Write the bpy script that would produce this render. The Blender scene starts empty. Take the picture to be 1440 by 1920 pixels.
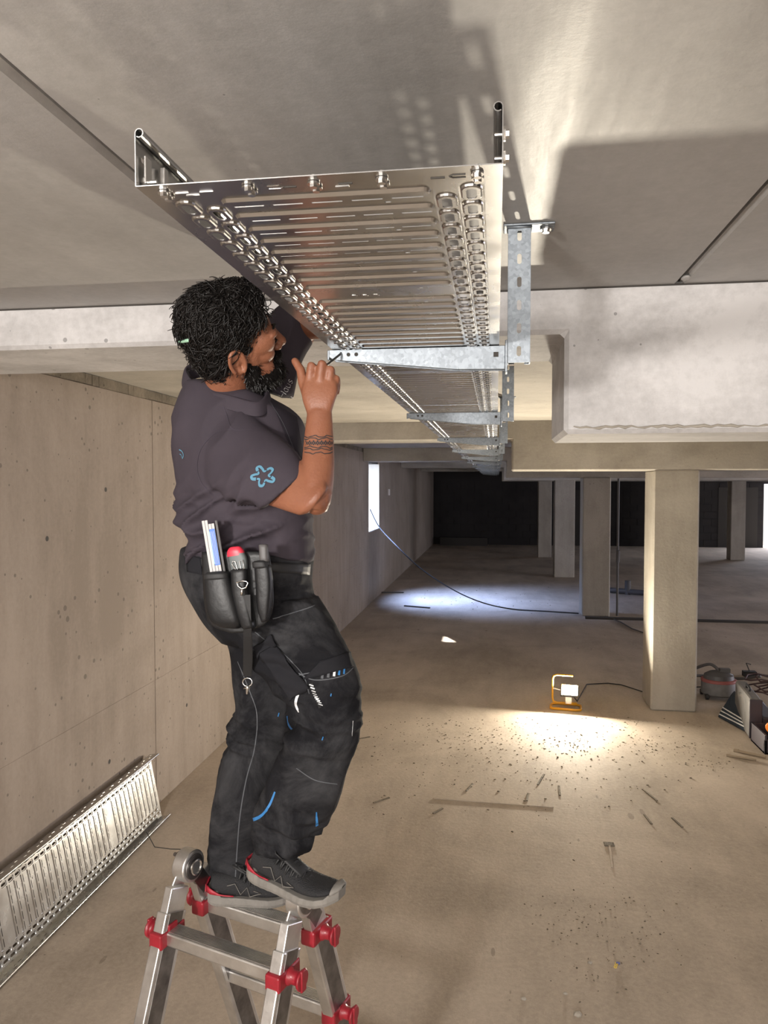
import bpy, bmesh, math, random
import numpy as np
from mathutils import Vector, Matrix, noise
from mathutils.bvhtree import BVHTree

# ------------------------------------------------------------------ camera
SC = bpy.context.scene
COL = SC.collection
FPX = 1400.0
CAM = Vector((0, 0, 2.2))
YAW = math.atan(210 / FPX)
PIT = math.atan(52 / math.hypot(FPX, 210))
cd = bpy.data.cameras.new('camera')
cam = bpy.data.objects.new('camera', cd)
COL.objects.link(cam)
cam.location = CAM
cam.rotation_euler = (math.pi / 2 - PIT, 0, YAW)
cd.sensor_fit = 'HORIZONTAL'
cd.sensor_width = 36
cd.lens = FPX / 1440 * 36
cd.clip_start = .05
SC.camera = cam

# ------------------------------------------------------------------ light
SC.view_settings.view_transform = 'Standard'
SC.view_settings.look = 'None'
SC.view_settings.gamma = 1
SC.view_settings.use_curve_mapping = False
SC.view_settings.exposure = 0.68
world = bpy.data.worlds.new('sky')
SC.world = world
world.use_nodes = True
bg = world.node_tree.nodes['Background']
bg.inputs[0].default_value = (.84, .91, 1.0, 1)
bg.inputs[1].default_value = 5.0

def lamp(name, kind, loc, to, energy, color, **kw):
    d = bpy.data.lights.new(name, kind)
    d.energy = energy
    d.color = color
    for k, v in kw.items():
        setattr(d, k, v)
    o = bpy.data.objects.new(name, d)
    COL.objects.link(o)
    o.location = loc
    o.rotation_euler = (Vector(to) - Vector(loc)).to_track_quat('-Z', 'Y').to_euler()
    return o

# daylight: sun through the narrow window of the left wall
lamp('sun', 'SUN', (-6, 20, 8), (-6 + 1.62, 20 - 3.4, 8 - 1.95), 22, (1, .95, .88), angle=.01)
# sky light through the window (the window itself is open to the sky)
lamp('window_daylight', 'AREA', (-2.35, 14.0, 2.0), (-.85, 14.2, 0), 62, (.36, .52, 1.0), shape='RECTANGLE', size=1.1, size_y=1.1, spread=math.radians(75))
# the site's second flood light, on a stand behind and left of the photographer
lamp('flood_light', 'AREA', (-1.2, -1.05, 2.36), (-.45, 2.6, 1.75), 52, (1.0, .95, .90), shape='DISK', size=.26)
# soft fill lamp added behind the camera, no real source there
lamp('rear_fill', 'AREA', (.8, -4.7, 1.7), (.3, 3, .7), 175, (1.0, .95, .90), shape='RECTANGLE', size=4.5, size_y=2.0)
# daylight of the far entrance on the right
lamp('far_daylight', 'AREA', (10.8, 27.2, 1.3), (6, 16, .3), 120, (.74, .80, 1.0), shape='RECTANGLE', size=2.8, size_y=2.0)
lamp('side_daylight', 'AREA', (13.4, 10.8, 1.4), (0, 11.2, .8), 420, (.90, .88, 1.0), shape='RECTANGLE', size=4.5, size_y=1.8)

# ------------------------------------------------------------------ helpers
random.seed(7)
def cam_ray(x, y):
    cy, sy = math.cos(YAW), math.sin(YAW); cp, sp = math.cos(PIT), math.sin(PIT)
    r = Vector((cy, sy, 0)); f = Vector((-sy * cp, cy * cp, -sp)); u = r.cross(f)
    return r * ((x - 720) / FPX) - u * ((y - 960) / FPX) + f
def at(x, y, Y):
    """world point on the vertical plane y = Y that the photograph shows at pixel x, y"""
    d = cam_ray(x, y); return CAM + d * (Y / d.y)
def on_floor(x, y, z=0.0):
    d = cam_ray(x, y); return CAM + d * ((z - CAM.z) / d.z)
def on_x(x, y, X):
    d = cam_ray(x, y); return CAM + d * (X / d.x)

class MB:
    def __init__(s): s.v = []; s.f = []
    def add(s, vs, fs):
        n = len(s.v); s.v += [tuple(v) for v in vs]; s.f += [tuple(i + n for i in f) for f in fs]; return s
    def box(s, lo, hi):
        x0, y0, z0 = lo; x1, y1, z1 = hi
        return s.add([(x0,y0,z0),(x1,y0,z0),(x1,y1,z0),(x0,y1,z0),(x0,y0,z1),(x1,y0,z1),(x1,y1,z1),(x0,y1,z1)],
                     [(0,3,2,1),(4,5,6,7),(0,1,5,4),(1,2,6,5),(2,3,7,6),(3,0,4,7)])
    def obox(s, c, ax, ay, az):
        c = Vector(c); ax = Vector(ax); ay = Vector(ay); az = Vector(az)
        vs = [c+ax*i+ay*j+az*k for k in (-1,1) for i, j in ((-1,-1),(1,-1),(1,1),(-1,1))]
        return s.add(vs, [(0,3,2,1),(4,5,6,7),(0,1,5,4),(1,2,6,5),(2,3,7,6),(3,0,4,7)])
    def rings(s, rs, cap=True, loop=False):
        n = len(rs[0]); vs = [p for r in rs for p in r]; fs = []
        m = len(rs)
        for i in range(m if loop else m - 1):
            j = (i + 1) % m
            for k in range(n):
                l = (k + 1) % n
                fs.append((i*n+k, i*n+l, j*n+l, j*n+k))
        if cap and not loop:
            fs.append(tuple(range(n))[::-1]); fs.append(tuple((m-1)*n+k for k in range(n)))
        return s.add(vs, fs)
    def tube(s, pts, r, n=8, cap=True, loop=False):
        pts = [Vector(p) for p in pts]; m = len(pts)
        rr = r if isinstance(r, (list, tuple)) else [r] * m
        rs = []; u = None
        for i, p in enumerate(pts):
            if loop: t = pts[(i+1) % m] - pts[i-1]
            else: t = pts[min(i+1, m-1)] - pts[max(i-1, 0)]
            t.normalize()
            if u is None:
                u = t.orthogonal().normalized()
            u = (u - t * u.dot(t))
            if u.length < 1e-6: u = t.orthogonal()
            u.normalize(); v = t.cross(u)
            rs.append([p + (u*math.cos(2*math.pi*k/n) + v*math.sin(2*math.pi*k/n)) * rr[i] for k in range(n)])
        return s.rings(rs, cap, loop)
    def capsule(s, pts, rad, n=14):
        """tapered limb with round ends"""
        pts = [Vector(p) for p in pts]
        t0 = (pts[0]-pts[1]).normalized(); t1 = (pts[-1]-pts[-2]).normalized()
        P = [pts[0]+t0*rad[0]*.95, pts[0]+t0*rad[0]*.7]; R = [rad[0]*.25, rad[0]*.72]
        for i in range(len(pts)-1):
            for k in range(3):
                w = k/3; P.append(pts[i].lerp(pts[i+1], w)); R.append(rad[i]*(1-w)+rad[i+1]*w)
        P += [pts[-1], pts[-1]+t1*rad[-1]*.7, pts[-1]+t1*rad[-1]*.95]; R += [rad[-1], rad[-1]*.72, rad[-1]*.25]
        return s.tube(P, R, n)
    def cyl(s, a, b, r, n=16, r2=None):
        return s.tube([a, b], [r, r if r2 is None else r2], n)
    def ell(s, c, r, M=None, n=20, m=12):
        c = Vector(c); rs = []
        for i in range(1, m):
            th = math.pi*i/m; rs.append([(math.cos(2*math.pi*k/n)*math.sin(th)*r[0], math.sin(2*math.pi*k/n)*math.sin(th)*r[1], math.cos(th)*r[2]) for k in range(n)])
        if M is None: f = lambda p: c + Vector(p)
        else: f = lambda p: c + M @ Vector(p)
        return s.rings([[f(p) for p in q] for q in rs])
    def xf(s, fn):
        s.v = [tuple(fn(Vector(v))) for v in s.v]; return s
    def mesh(s, name='m'):
        me = bpy.data.meshes.new(name); me.from_pydata(s.v, [], s.f); me.update(); return me
    def build(s, name, mat, parent=None, bevel=0, smooth=False, solid=0, recalc=False, seg=2):
        me = s.mesh(name)
        if recalc:
            bm = bmesh.new(); bm.from_mesh(me); bmesh.ops.recalc_face_normals(bm, faces=bm.faces); bm.to_mesh(me); bm.free()
        return link(name, me, mat, parent, bevel, smooth, solid, seg)

def link(name, me, mat, parent=None, bevel=0, smooth=False, solid=0, seg=2):
    if mat is not None:
        me.materials.append(mat)
    o = bpy.data.objects.new(name, me); COL.objects.link(o)
    if parent is not None: o.parent = parent
    if solid:
        m = o.modifiers.new('solid', 'SOLIDIFY'); m.thickness = solid; m.offset = 0
    if bevel:
        m = o.modifiers.new('bevel', 'BEVEL'); m.width = bevel; m.segments = seg; m.limit_method = 'ANGLE'; m.angle_limit = math.radians(40)
    if smooth:
        for p in me.polygons: p.use_smooth = True
        if smooth == 'auto':
            try: me.set_sharp_from_angle(angle=math.radians(40))
            except Exception: pass
    return o
def tag(o, label=None, cat=None, group=None, kind=None):
    for k, v in (('label', label), ('category', cat), ('group', group), ('kind', kind)):
        if v: o[k] = v
    return o
def empty(name, loc=(0, 0, 0)):
    o = bpy.data.objects.new(name, None); COL.objects.link(o); o.location = loc; o.empty_display_size = .1
    return o
def adopt(root):
    """children were built in world coordinates: keep them there"""
    M = Matrix.Translation(root.location).inverted()
    for c in COL.objects:
        if c.parent is root: c.matrix_parent_inverse = M
def copy_tree(o, parent=None):
    c = o.copy(); COL.objects.link(c)
    if parent is not None: c.parent = parent
    for ch in [q for q in COL.objects if q.parent is o]:
        copy_tree(ch, c)
    return c
def remesh(mb, voxel, smooth=1):
    me = mb.mesh('tmp')
    bm = bmesh.new(); bm.from_mesh(me); bmesh.ops.recalc_face_normals(bm, faces=bm.faces); bm.to_mesh(me); bm.free()
    o = bpy.data.objects.new('tmp', me); COL.objects.link(o)
    m = o.modifiers.new('r', 'REMESH'); m.mode = 'VOXEL'; m.voxel_size = voxel; m.adaptivity = 0
    if smooth:
        m2 = o.modifiers.new('s', 'SMOOTH'); m2.iterations = smooth; m2.factor = .5
    dg = bpy.context.evaluated_depsgraph_get()
    out = bpy.data.meshes.new_from_object(o.evaluated_get(dg))
    bpy.data.objects.remove(o)
    return out
def displace(me, fn):
    n = len(me.vertices); co = np.empty(n*3, np.float32); no = np.empty(n*3, np.float32)
    me.vertices.foreach_get('co', co); me.vertices.foreach_get('normal', no)
    co = co.reshape(-1, 3); no = no.reshape(-1, 3)
    d = np.array([fn(Vector(c)) for c in co.tolist()], np.float32)
    me.vertices.foreach_set('co', (co + no*d[:, None]).ravel()); me.update()
def bvh(me):
    return BVHTree.FromPolygons([v.co for v in me.vertices], [tuple(p.vertices) for p in me.polygons])
def catmull(P, sub):
    out = []; n = len(P)
    for i in range(n-1):
        a, b, c, d = P[max(i-1,0)], P[i], P[i+1], P[min(i+2,n-1)]
        for k in range(sub):
            t = k/sub; out.append(.5*((2*b)+(c-a)*t+(2*a-5*b+4*c-d)*t*t+(3*b-a-3*c+d)*t**3))
    out.append(P[-1]); return out
def px_loft(mb, rings, n=32, sub=4, ex=2.3, endcap=.5):
    """limb or garment tube; each ring = two opposite outline points (pixels), distance Y, half depth (m)"""
    A = []
    for lx, ly, rx, ry, Y, dr in rings:
        a = at(lx, ly, Y); b = at(rx, ry, Y); c = (a+b)/2; U = (b-a)/2
        w = (c-CAM).normalized(); w = (w-U.normalized()*w.dot(U.normalized())).normalized()*dr
        A.append(np.array(list(c)+list(U)+list(w)))
    B = catmull(A, sub)
    def ring(q, s, off):
        r = []
        for k in range(n):
            th = 2*math.pi*k/n; c, s_ = math.cos(th), math.sin(th)
            x = abs(c)**(2/ex)*(1 if c > 0 else -1); y = abs(s_)**(2/ex)*(1 if s_ > 0 else -1)
            r.append(Vector(q[:3])+off+Vector(q[3:6])*x*s+Vector(q[6:9])*y*s)
        return r
    t0 = Vector(B[0][:3]-B[1][:3]).normalized(); t1 = Vector(B[-1][:3]-B[-2][:3]).normalized()
    r0 = min(np.linalg.norm(B[0][3:6]), np.linalg.norm(B[0][6:9])); r1 = min(np.linalg.norm(B[-1][3:6]), np.linalg.norm(B[-1][6:9]))
    rs = [ring(B[0], .3, t0*r0*endcap), ring(B[0], .75, t0*r0*endcap*.75)]
    rs += [ring(q, 1, Vector((0,0,0))) for q in B]
    rs += [ring(B[-1], .75, t1*r1*endcap*.75), ring(B[-1], .3, t1*r1*endcap)]
    return mb.rings(rs)
def fbm(p, s): return noise.noise(Vector(p)*s)

# ------------------------------------------------------------------ materials
def mat(name, color, rough=.6, metal=0, spec=.5, var=None, vscale=3, bump=0, bscale=60, rvar=0, emit=None, estr=0, sss=0, coat=0):
    m = bpy.data.materials.new(name); m.use_nodes = True; nt = m.node_tree; N = nt.nodes; L = nt.links
    b = N['Principled BSDF']
    b.inputs['Base Color'].default_value = (*color, 1); b.inputs['Roughness'].default_value = rough
    b.inputs['Metallic'].default_value = metal; b.inputs['Specular IOR Level'].default_value = spec
    if coat: b.inputs['Coat Weight'].default_value = coat
    if sss:
        b.inputs['Subsurface Weight'].default_value = sss; b.inputs['Subsurface Radius'].default_value = (.012, .004, .002); b.inputs['Subsurface Scale'].default_value = 1
    if emit:
        b.inputs['Emission Color'].default_value = (*emit, 1); b.inputs['Emission Strength'].default_value = estr
    tc = N.new('ShaderNodeTexCoord')
    if var:
        n1 = N.new('ShaderNodeTexNoise'); n1.inputs['Scale'].default_value = vscale; n1.inputs['Detail'].default_value = 6; n1.inputs['Roughness'].default_value = .6
        L.new(tc.outputs['Object'], n1.inputs['Vector'])
        r = N.new('ShaderNodeValToRGB'); r.color_ramp.elements[0].position = .3; r.color_ramp.elements[1].position = .7
        r.color_ramp.elements[0].color = (*var, 1); r.color_ramp.elements[1].color = (*color, 1)
        L.new(n1.outputs[0], r.inputs[0]); L.new(r.outputs[0], b.inputs['Base Color'])
        if rvar:
            mr = N.new('ShaderNodeMapRange'); mr.inputs[3].default_value = rough-rvar; mr.inputs[4].default_value = rough+rvar
            L.new(n1.outputs[0], mr.inputs[0]); L.new(mr.outputs[0], b.inputs['Roughness'])
    if bump:
        n2 = N.new('ShaderNodeTexNoise'); n2.inputs['Scale'].default_value = bscale; n2.inputs['Detail'].default_value = 4
        L.new(tc.outputs['Object'], n2.inputs['Vector'])
        bp = N.new('ShaderNodeBump'); bp.inputs['Strength'].default_value = bump; bp.inputs['Distance'].default_value = .01
        L.new(n2.outputs[0], bp.inputs['Height']); L.new(bp.outputs[0], b.inputs['Normal'])
    return m
def concrete(name, c1, c2, rough=.8, rlo=None, streak=(1, 1, 1), pores=.5, bump=.25, big=.9, spec=.4, marks=0):
    """cast concrete: cloudy tone, long faint streaks, pores, trowel or formwork relief"""
    m = bpy.data.materials.new(name); m.use_nodes = True; nt = m.node_tree; N = nt.nodes; L = nt.links
    b = N['Principled BSDF']; b.inputs['Specular IOR Level'].default_value = spec
    tc = N.new('ShaderNodeTexCoord')
    def nz(scale, det, vec=None, ro=.6, dist=0):
        n = N.new('ShaderNodeTexNoise'); n.inputs['Scale'].default_value = scale; n.inputs['Detail'].default_value = det
        n.inputs['Roughness'].default_value = ro; n.inputs['Distortion'].default_value = dist
        L.new(vec or tc.outputs['Object'], n.inputs['Vector']); return n.outputs[0]
    mp = N.new('ShaderNodeMapping'); mp.inputs['Scale'].default_value = streak; L.new(tc.outputs['Object'], mp.inputs['Vector'])
    cloud = nz(big, 8, None, .62, .6); st = nz(2.2, 6, mp.outputs[0], .65); fine = nz(38, 5, None, .7)
    def math_(op, a, bb, c=None):
        q = N.new('ShaderNodeMath'); q.operation = op
        for i, x in enumerate((a, bb)):
            if isinstance(x, (int, float)): q.inputs[i].default_value = x
            else: L.new(x, q.inputs[i])
        return q.outputs[0]
    s = math_('ADD', math_('MULTIPLY', cloud, .5), math_('ADD', math_('MULTIPLY', st, .32), math_('MULTIPLY', fine, .18)))
    r = N.new('ShaderNodeValToRGB'); e = r.color_ramp.elements
    e[0].position = .40; e[0].color = (*c1, 1); e[1].position = .59; e[1].color = (*c2, 1)
    L.new(s, r.inputs[0]); col = r.outputs[0]
    def dark(colr, fac, c):
        mx = N.new('ShaderNodeMix'); mx.data_type = 'RGBA'; mx.blend_type = 'MIX'
        L.new(fac, mx.inputs[0]); L.new(colr, mx.inputs[6]); mx.inputs[7].default_value = (*c, 1); return mx.outputs[2]
    if pores:
        v = N.new('ShaderNodeTexVoronoi'); v.inputs['Scale'].default_value = 16; L.new(tc.outputs['Object'], v.inputs['Vector'])
        sz = nz(3, 2); thr = math_('MULTIPLY', math_('SUBTRACT', sz, .40), 1.0 * pores)
        f = math_('MULTIPLY', math_('LESS_THAN', v.outputs['Distance'], thr), .6)
        col = dark(col, f, tuple(x*.35 for x in c1))
    if marks:
        v = N.new('ShaderNodeTexVoronoi'); v.inputs['Scale'].default_value = 3.2
        mp2 = N.new('ShaderNodeMapping'); mp2.inputs['Rotation'].default_value = (0, 0, .5); mp2.inputs['Scale'].default_value = (2.6, .8, 1)
        L.new(tc.outputs['Object'], mp2.inputs['Vector']); dn = N.new('ShaderNodeTexNoise'); dn.inputs['Scale'].default_value = 5
        L.new(mp2.outputs[0], v.inputs['Vector'])
        g = nz(1.1, 3); f = math_('MULTIPLY', math_('LESS_THAN', v.outputs['Distance'], math_('MULTIPLY', math_('SUBTRACT', g, .47), .8)), .45 * marks)
        col = dark(col, f, tuple(x*.5 for x in c1))
        sc_ = nz(7, 8, None, .8, 2.5)
        ln = math_('LESS_THAN', math_('ABSOLUTE', math_('SUBTRACT', sc_, .5), 0), .004)
        col = dark(col, math_('MULTIPLY', ln, .35), tuple(min(1, x*1.5) for x in c2))
    L.new(col, b.inputs['Base Color'])
    if rlo is None: b.inputs['Roughness'].default_value = rough
    else:
        mr = N.new('ShaderNodeMapRange'); mr.inputs[1].default_value = .35; mr.inputs[2].default_value = .65
        mr.inputs[3].default_value = rlo; mr.inputs[4].default_value = rough; L.new(st, mr.inputs[0]); L.new(mr.outputs[0], b.inputs['Roughness'])
    bp = N.new('ShaderNodeBump'); bp.inputs['Strength'].default_value = bump; bp.inputs['Distance'].default_value = .01
    L.new(math_('ADD', fine, math_('MULTIPLY', st, 1.2)), bp.inputs['Height']); L.new(bp.outputs[0], b.inputs['Normal'])
    return m
def galv(name, base, rough, spangle=0, scale=40):
    m = mat(name, base, rough, 1)
    nt = m.node_tree; N = nt.nodes; L = nt.links; b = N['Principled BSDF']; tc = N.new('ShaderNodeTexCoord')
    v = N.new('ShaderNodeTexVoronoi'); v.inputs['Scale'].default_value = scale; L.new(tc.outputs['Object'], v.inputs['Vector'])
    n = N.new('ShaderNodeTexNoise'); n.inputs['Scale'].default_value = 9; n.inputs['Detail'].default_value = 5; L.new(tc.outputs['Object'], n.inputs['Vector'])
    r = N.new('ShaderNodeMapRange'); r.inputs[3].default_value = rough-.08; r.inputs[4].default_value = rough+.12; L.new(n.outputs[0], r.inputs[0]); L.new(r.outputs[0], b.inputs['Roughness'])
    if spangle:
        mx = N.new('ShaderNodeMix'); mx.data_type = 'RGBA'; mx.inputs[0].default_value = spangle
        mx.inputs[6].default_value = (*base, 1); sp = N.new('ShaderNodeSeparateColor'); L.new(v.outputs['Color'], sp.inputs[0])
        g = N.new('ShaderNodeValToRGB'); g.color_ramp.elements[0].color = (*[x*.55 for x in base], 1); g.color_ramp.elements[1].color = (*[min(1, x*1.2) for x in base], 1)
        L.new(sp.outputs[0], g.inputs[0]); L.new(g.outputs[0], mx.inputs[7]); L.new(mx.outputs[2], b.inputs['Base Color'])
    return m

M_floor = concrete('floor_screed', (.325, .270, .215), (.54, .455, .37), .85, None, (1, .25, 1), .25, .2, .6, .3, marks=1)
M_wall = concrete('wall_concrete', (.210, .168, .132), (.300, .246, .200), .85, None, (3, 3, .5), .8, .25, .8)
M_ceil = concrete('ceiling_concrete', (.325, .312, .298), (.47, .455, .44), .62, .42, (2.5, .35, 1), .12, .06, .8, .45)
M_beam = concrete('beam_concrete', (.39, .376, .37), (.66, .645, .64), .8, None, (.6, 1, 2), .5, .2, 1.6)
M_beam2 = concrete('beam_warm_concrete', (.32, .292, .25), (.45, .415, .36), .8, None, (.7, 1, 2), .4, .2, 1.3)
M_pillar = concrete('pillar_concrete', (.31, .28, .235), (.42, .385, .33), .85, None, (3, 3, .6), .5, .2, 1.2)
M_dark = mat('joint_shadow_mortar', (.05, .045, .04), .9)
M_rough = concrete('rough_mortar', (.12, .10, .075), (.24, .20, .15), .95, None, (1, 1, 1), 1, 1.0, 4)
M_tape = mat('rule_white', (.55, .54, .54), .6)
M_white = mat('render_white', (.82, .80, .76), .9, var=(.62, .60, .58), vscale=2)
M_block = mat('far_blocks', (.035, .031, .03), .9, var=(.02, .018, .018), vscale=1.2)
M_tray = galv('bright_galvanised_sheet', (.50, .495, .485), .24)
M_arm = galv('spangled_galvanised_steel', (.30, .33, .36), .52, .45, 130)
M_bolt = mat('zinc_bolt', (.75, .74, .72), .25, 1)
M_alu = mat('ladder_aluminium', (.78, .77, .75), .42, 1, var=(.58, .57, .56), vscale=14, rvar=.1, bump=.05, bscale=90)
M_alud = mat('worn_hinge_steel', (.30, .29, .28), .4, 1, var=(.14, .13, .13), vscale=20)
M_red = mat('red_plastic', (.32, .012, .025), .42, var=(.22, .010, .018), vscale=30, coat=.15)
M_skin = mat('skin', (.27, .108, .058), .5, var=(.215, .080, .043), vscale=14, bump=.12, bscale=160, sss=.12)
M_hair = mat('black_hair', (.007, .0055, .005), .40, spec=.32)
M_shirt = mat('plum_grey_jersey', (.053, .043, .054), .85, var=(.038, .031, .040), vscale=5, bump=.08, bscale=500, spec=.25)
M_shirt2 = mat('black_jersey_panel', (.022, .018, .024), .9, spec=.2)
M_trous = mat('black_work_cloth', (.014, .014, .016), .9, bump=.15, bscale=350, spec=.10)
M_trous2 = mat('charcoal_work_cloth', (.018, .018, .021), .9, bump=.1, bscale=350, spec=.10)
M_seam = mat('grey_seam_thread', (.085, .09, .10), .8)
M_blue = mat('blue_piping', (.03, .17, .42), .6)
M_lblue = mat('light_blue_print', (.09, .235, .34), .7)
M_refl = mat('pale_reflective_tape', (.65, .66, .68), .5)
M_pouch = mat('black_pouch_leather', (.010, .010, .011), .45, spec=.4, bump=.1, bscale=60)
M_shoe = mat('black_shoe_mesh', (.016, .016, .018), .75, bump=.5, bscale=330)
M_sole = mat('grey_rubber_sole', (.22, .205, .185), .75, var=(.16, .15, .135), vscale=25)
M_shoered = mat('red_heel_trim', (.34, .015, .03), .5)
M_cap = mat('dark_hair_root', (.006, .005, .0045), .95, spec=.1)
M_yellow = mat('yellow_tube', (.80, .38, .02), .4)
M_lampface = mat('lit_panel', (1, 1, 1), .5, emit=(1, .88, .62), estr=28)
M_black = mat('black_rubber', (.015, .015, .016), .6)
M_plast = mat('dark_grey_plastic', (.09, .085, .085), .5)
M_case = mat('dusty_grey_case', (.20, .19, .185), .6, var=(.13, .125, .12), vscale=12)
M_case2 = mat('purple_black_case_edge', (.045, .035, .045), .5)
M_print = mat('white_print', (.75, .75, .75), .7)
M_ink = mat('tattoo_ink', (.03, .028, .03), .6)
M_eye = mat('eye_white', (.6, .57, .52), .2)
M_steelkey = mat('dull_tool_steel', (.25, .24, .23), .3, 1)
# ------------------------------------------------------------------ the building
CZ = 2.83; WX = -2.29; RX = 14.0; YB = -5.2; YF = 27.6
def struct(name, mb, m, label, parent=None, **k):
    o = mb.build(name, m, parent, **k)
    if parent is None: tag(o, label, None, None, 'structure')
    return o
o = struct('floor', MB().box((WX-.3, YB-.3, -.2), (RX+.3, YF+5, 0)), M_floor, 'dusty beige concrete screed floor of the underground garage')
# near ceiling bay: precast slabs with open joints between them
ce = struct('ceiling', MB().box((WX-.3, YB-.3, CZ+.03), (RX+.3, YF+.3, CZ+.3)), M_dark, 'grey concrete slab ceiling with long open joints')
cuts = [WX, -.735, .565, 1.865, 3.2, 5.5, 8, 11, RX]
for i in range(len(cuts)-1):
    MB().box((cuts[i]+.004, YB, CZ), (cuts[i+1]-.004, 2.52, CZ+.05)).build('slab_panel', M_ceil, ce, bevel=.011, seg=1)
MB().box((WX, 2.52, CZ), (RX, 27.5, CZ+.04)).build('slab_panel', M_beam2, ce)
# joint filler knob at the end of the right joint
MB().ell((.568, 2.41, CZ-.001), (.013, .022, .007)).build('joint_filler', M_ceil, ce, smooth=True)

BEAMS = [(2.48, 3.04, .216, 2.686, 2.364, M_beam, 'pale grey concrete downstand beam nearest the camera, deeper on its right'),
         (7.50, 7.93, .155, 2.640, 2.335, M_beam2, 'warm lit second concrete beam, resting on the large pillar'),
         (12.80, 13.30, .17, 2.600, 2.310, M_beam2, 'third concrete beam, just in front of the narrow wall window'),
         (18.00, 18.40, .17, 2.600, 2.300, M_beam2, 'fourth concrete beam in the dark far part'),
         (22.90, 23.30, .17, 2.600, 2.300, M_beam2, 'fifth concrete beam near the far end wall')]
for (y0, y1, xn, zs, zd, m, lab) in BEAMS:
    prof = [(WX, CZ+.01), (RX, CZ+.01), (RX, zd), (xn, zd), (xn, zs), (WX, zs)]
    mb = MB(); n = len(prof)
    mb.add([(x, y0, z) for x, z in prof] + [(x, y1, z) for x, z in prof],
           [(0,1,4,5), (1,2,3,4)] + [(n+5,n+4,n+1,n), (n+4,n+3,n+2,n+1)] + [(k, n+k, n+(k+1) % n, (k+1) % n) for k in range(n)])
    o = mb.build('concrete_beam', m, recalc=True, bevel=.014, seg=1)
    tag(o, lab, None, None, 'structure')
    if y0 < 3:
        rr = random.Random(2); P_ = []; R_ = []
        for k in range(220):
            P_.append((xn+.03+k*.02, y0-.001+rr.uniform(-.002, .001), zd+.020+rr.uniform(-.004, .004))); R_.append(rr.choice((.002, .003, .004, .0055)))
        MB().tube(P_, R_, 6).build('mortar_ridge', M_pillar, o)
        MB().box((WX, y0-.003, CZ-.005), (RX, y0+.02, CZ+.002)).build('joint_line', M_dark, o)  # dark strip standing in for the shadow gap under the slab
PILL = [(1.50, 1.925, 7.50, 7.93, 2.34, 'large square concrete pillar in the middle right, nearest of the row'),
        (1.43, 1.88, 12.76, 13.2, 2.32, 'second square pillar behind the large one'),
        (1.37, 1.84, 18.02, 18.40, 2.31, 'third pillar, pale and slim against the dark back wall'),
        (1.26, 1.66, 22.92, 23.30, 2.31, 'farthest dim pillar before the back wall'),
        (1.50, 1.925, 2.50, 2.93, 2.37, 'pillar under the nearest beam, right of the frame'),
        (6.75, 7.15, 22.9, 23.3, 2.31, 'far pillar in the dark bay at the right edge'),
        (6.75, 7.15, 12.76, 13.2, 2.32, 'far right pillar outside the frame')]
for x0, x1, y0, y1, zt, lab in PILL:
    o = MB().box((x0, y0, 0), (x1, y1, zt)).build('concrete_pillar', M_pillar, bevel=.016, seg=1)
    tag(o, lab, None, None, 'structure')
# left wall: formwork panels with narrow joints, window opening between y 13.38 and 14.62
wl = struct('wall_left', MB().box((WX-.26, YB, -.01), (WX-.03, 13.38, CZ)).box((WX-.26, 14.62, -.01), (WX-.03, YF, CZ))
            .box((WX-.26, 13.38, -.01), (WX-.03, 14.62, 1.34)).box((WX-.26, 13.38, 2.6), (WX-.03, 14.62, CZ)), M_dark, 'beige fair-faced concrete wall on the left with formwork joints')
yc = [YB, -2.4, .0, 2.37, 4.755, 7.15, 9.6, 12.17, 13.38]
for i in range(len(yc)-1):
    MB().box((WX-.05, yc[i]+.003, 0), (WX, yc[i+1]-.003, .868)).box((WX-.05, yc[i]+.003, .868), (WX, yc[i+1]-.003, 2.765)).box((WX-.01, yc[i]+.003, .867), (WX+.002, yc[i+1]-.003, .870)).build('panel', M_wall, wl, bevel=.002, seg=1)
MB().box((WX-.05, 13.38, 0), (WX, 14.62, 1.34)).build('panel', M_wall, wl)
MB().box((WX-.05, 14.62, 0), (WX, 18.0, 2.765)).build('panel', M_wall, wl)
MB().box((WX-.05, 18.0, 0), (WX, YF, 2.765)).build('panel', M_wall, wl)
# rough mortar band between wall top and slab
mb = MB(); ny = 150
for i in range(ny):
    ya = 2.9+i*.07; d = .012*noise.noise(Vector((0, ya*3, 1))) ; d2 = .02*noise.noise(Vector((0, ya*5, 7)))
    mb.box((WX-.05, ya, 2.745+d2), (WX-.008+d, ya+.071, CZ))
mb.build('mortar_band', M_rough, wl)
for q in [(198, 918), (350, 1322), (205, 1428), (623, 912), (624, 1120), (88, 1010)]:
    p = on_x(*q, WX)
    mb = MB().tube([(WX-.002, p.y+.016*math.cos(a*math.pi/6), p.z+.016*math.sin(a*math.pi/6)) for a in range(12)], .0035, 6, loop=True)
    t = mb.build('tie_hole_rim', M_wall, wl, smooth=True)
    MB().cyl((WX-.004, p.y, p.z), (WX+.0008, p.y, p.z), .014, 14).build('tie_hole', M_dark, wl)
MB().box((WX, 15.85, 1.97), (WX+.03, 15.95, 2.10)).build('switch_box', M_white, wl, bevel=.004)
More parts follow.
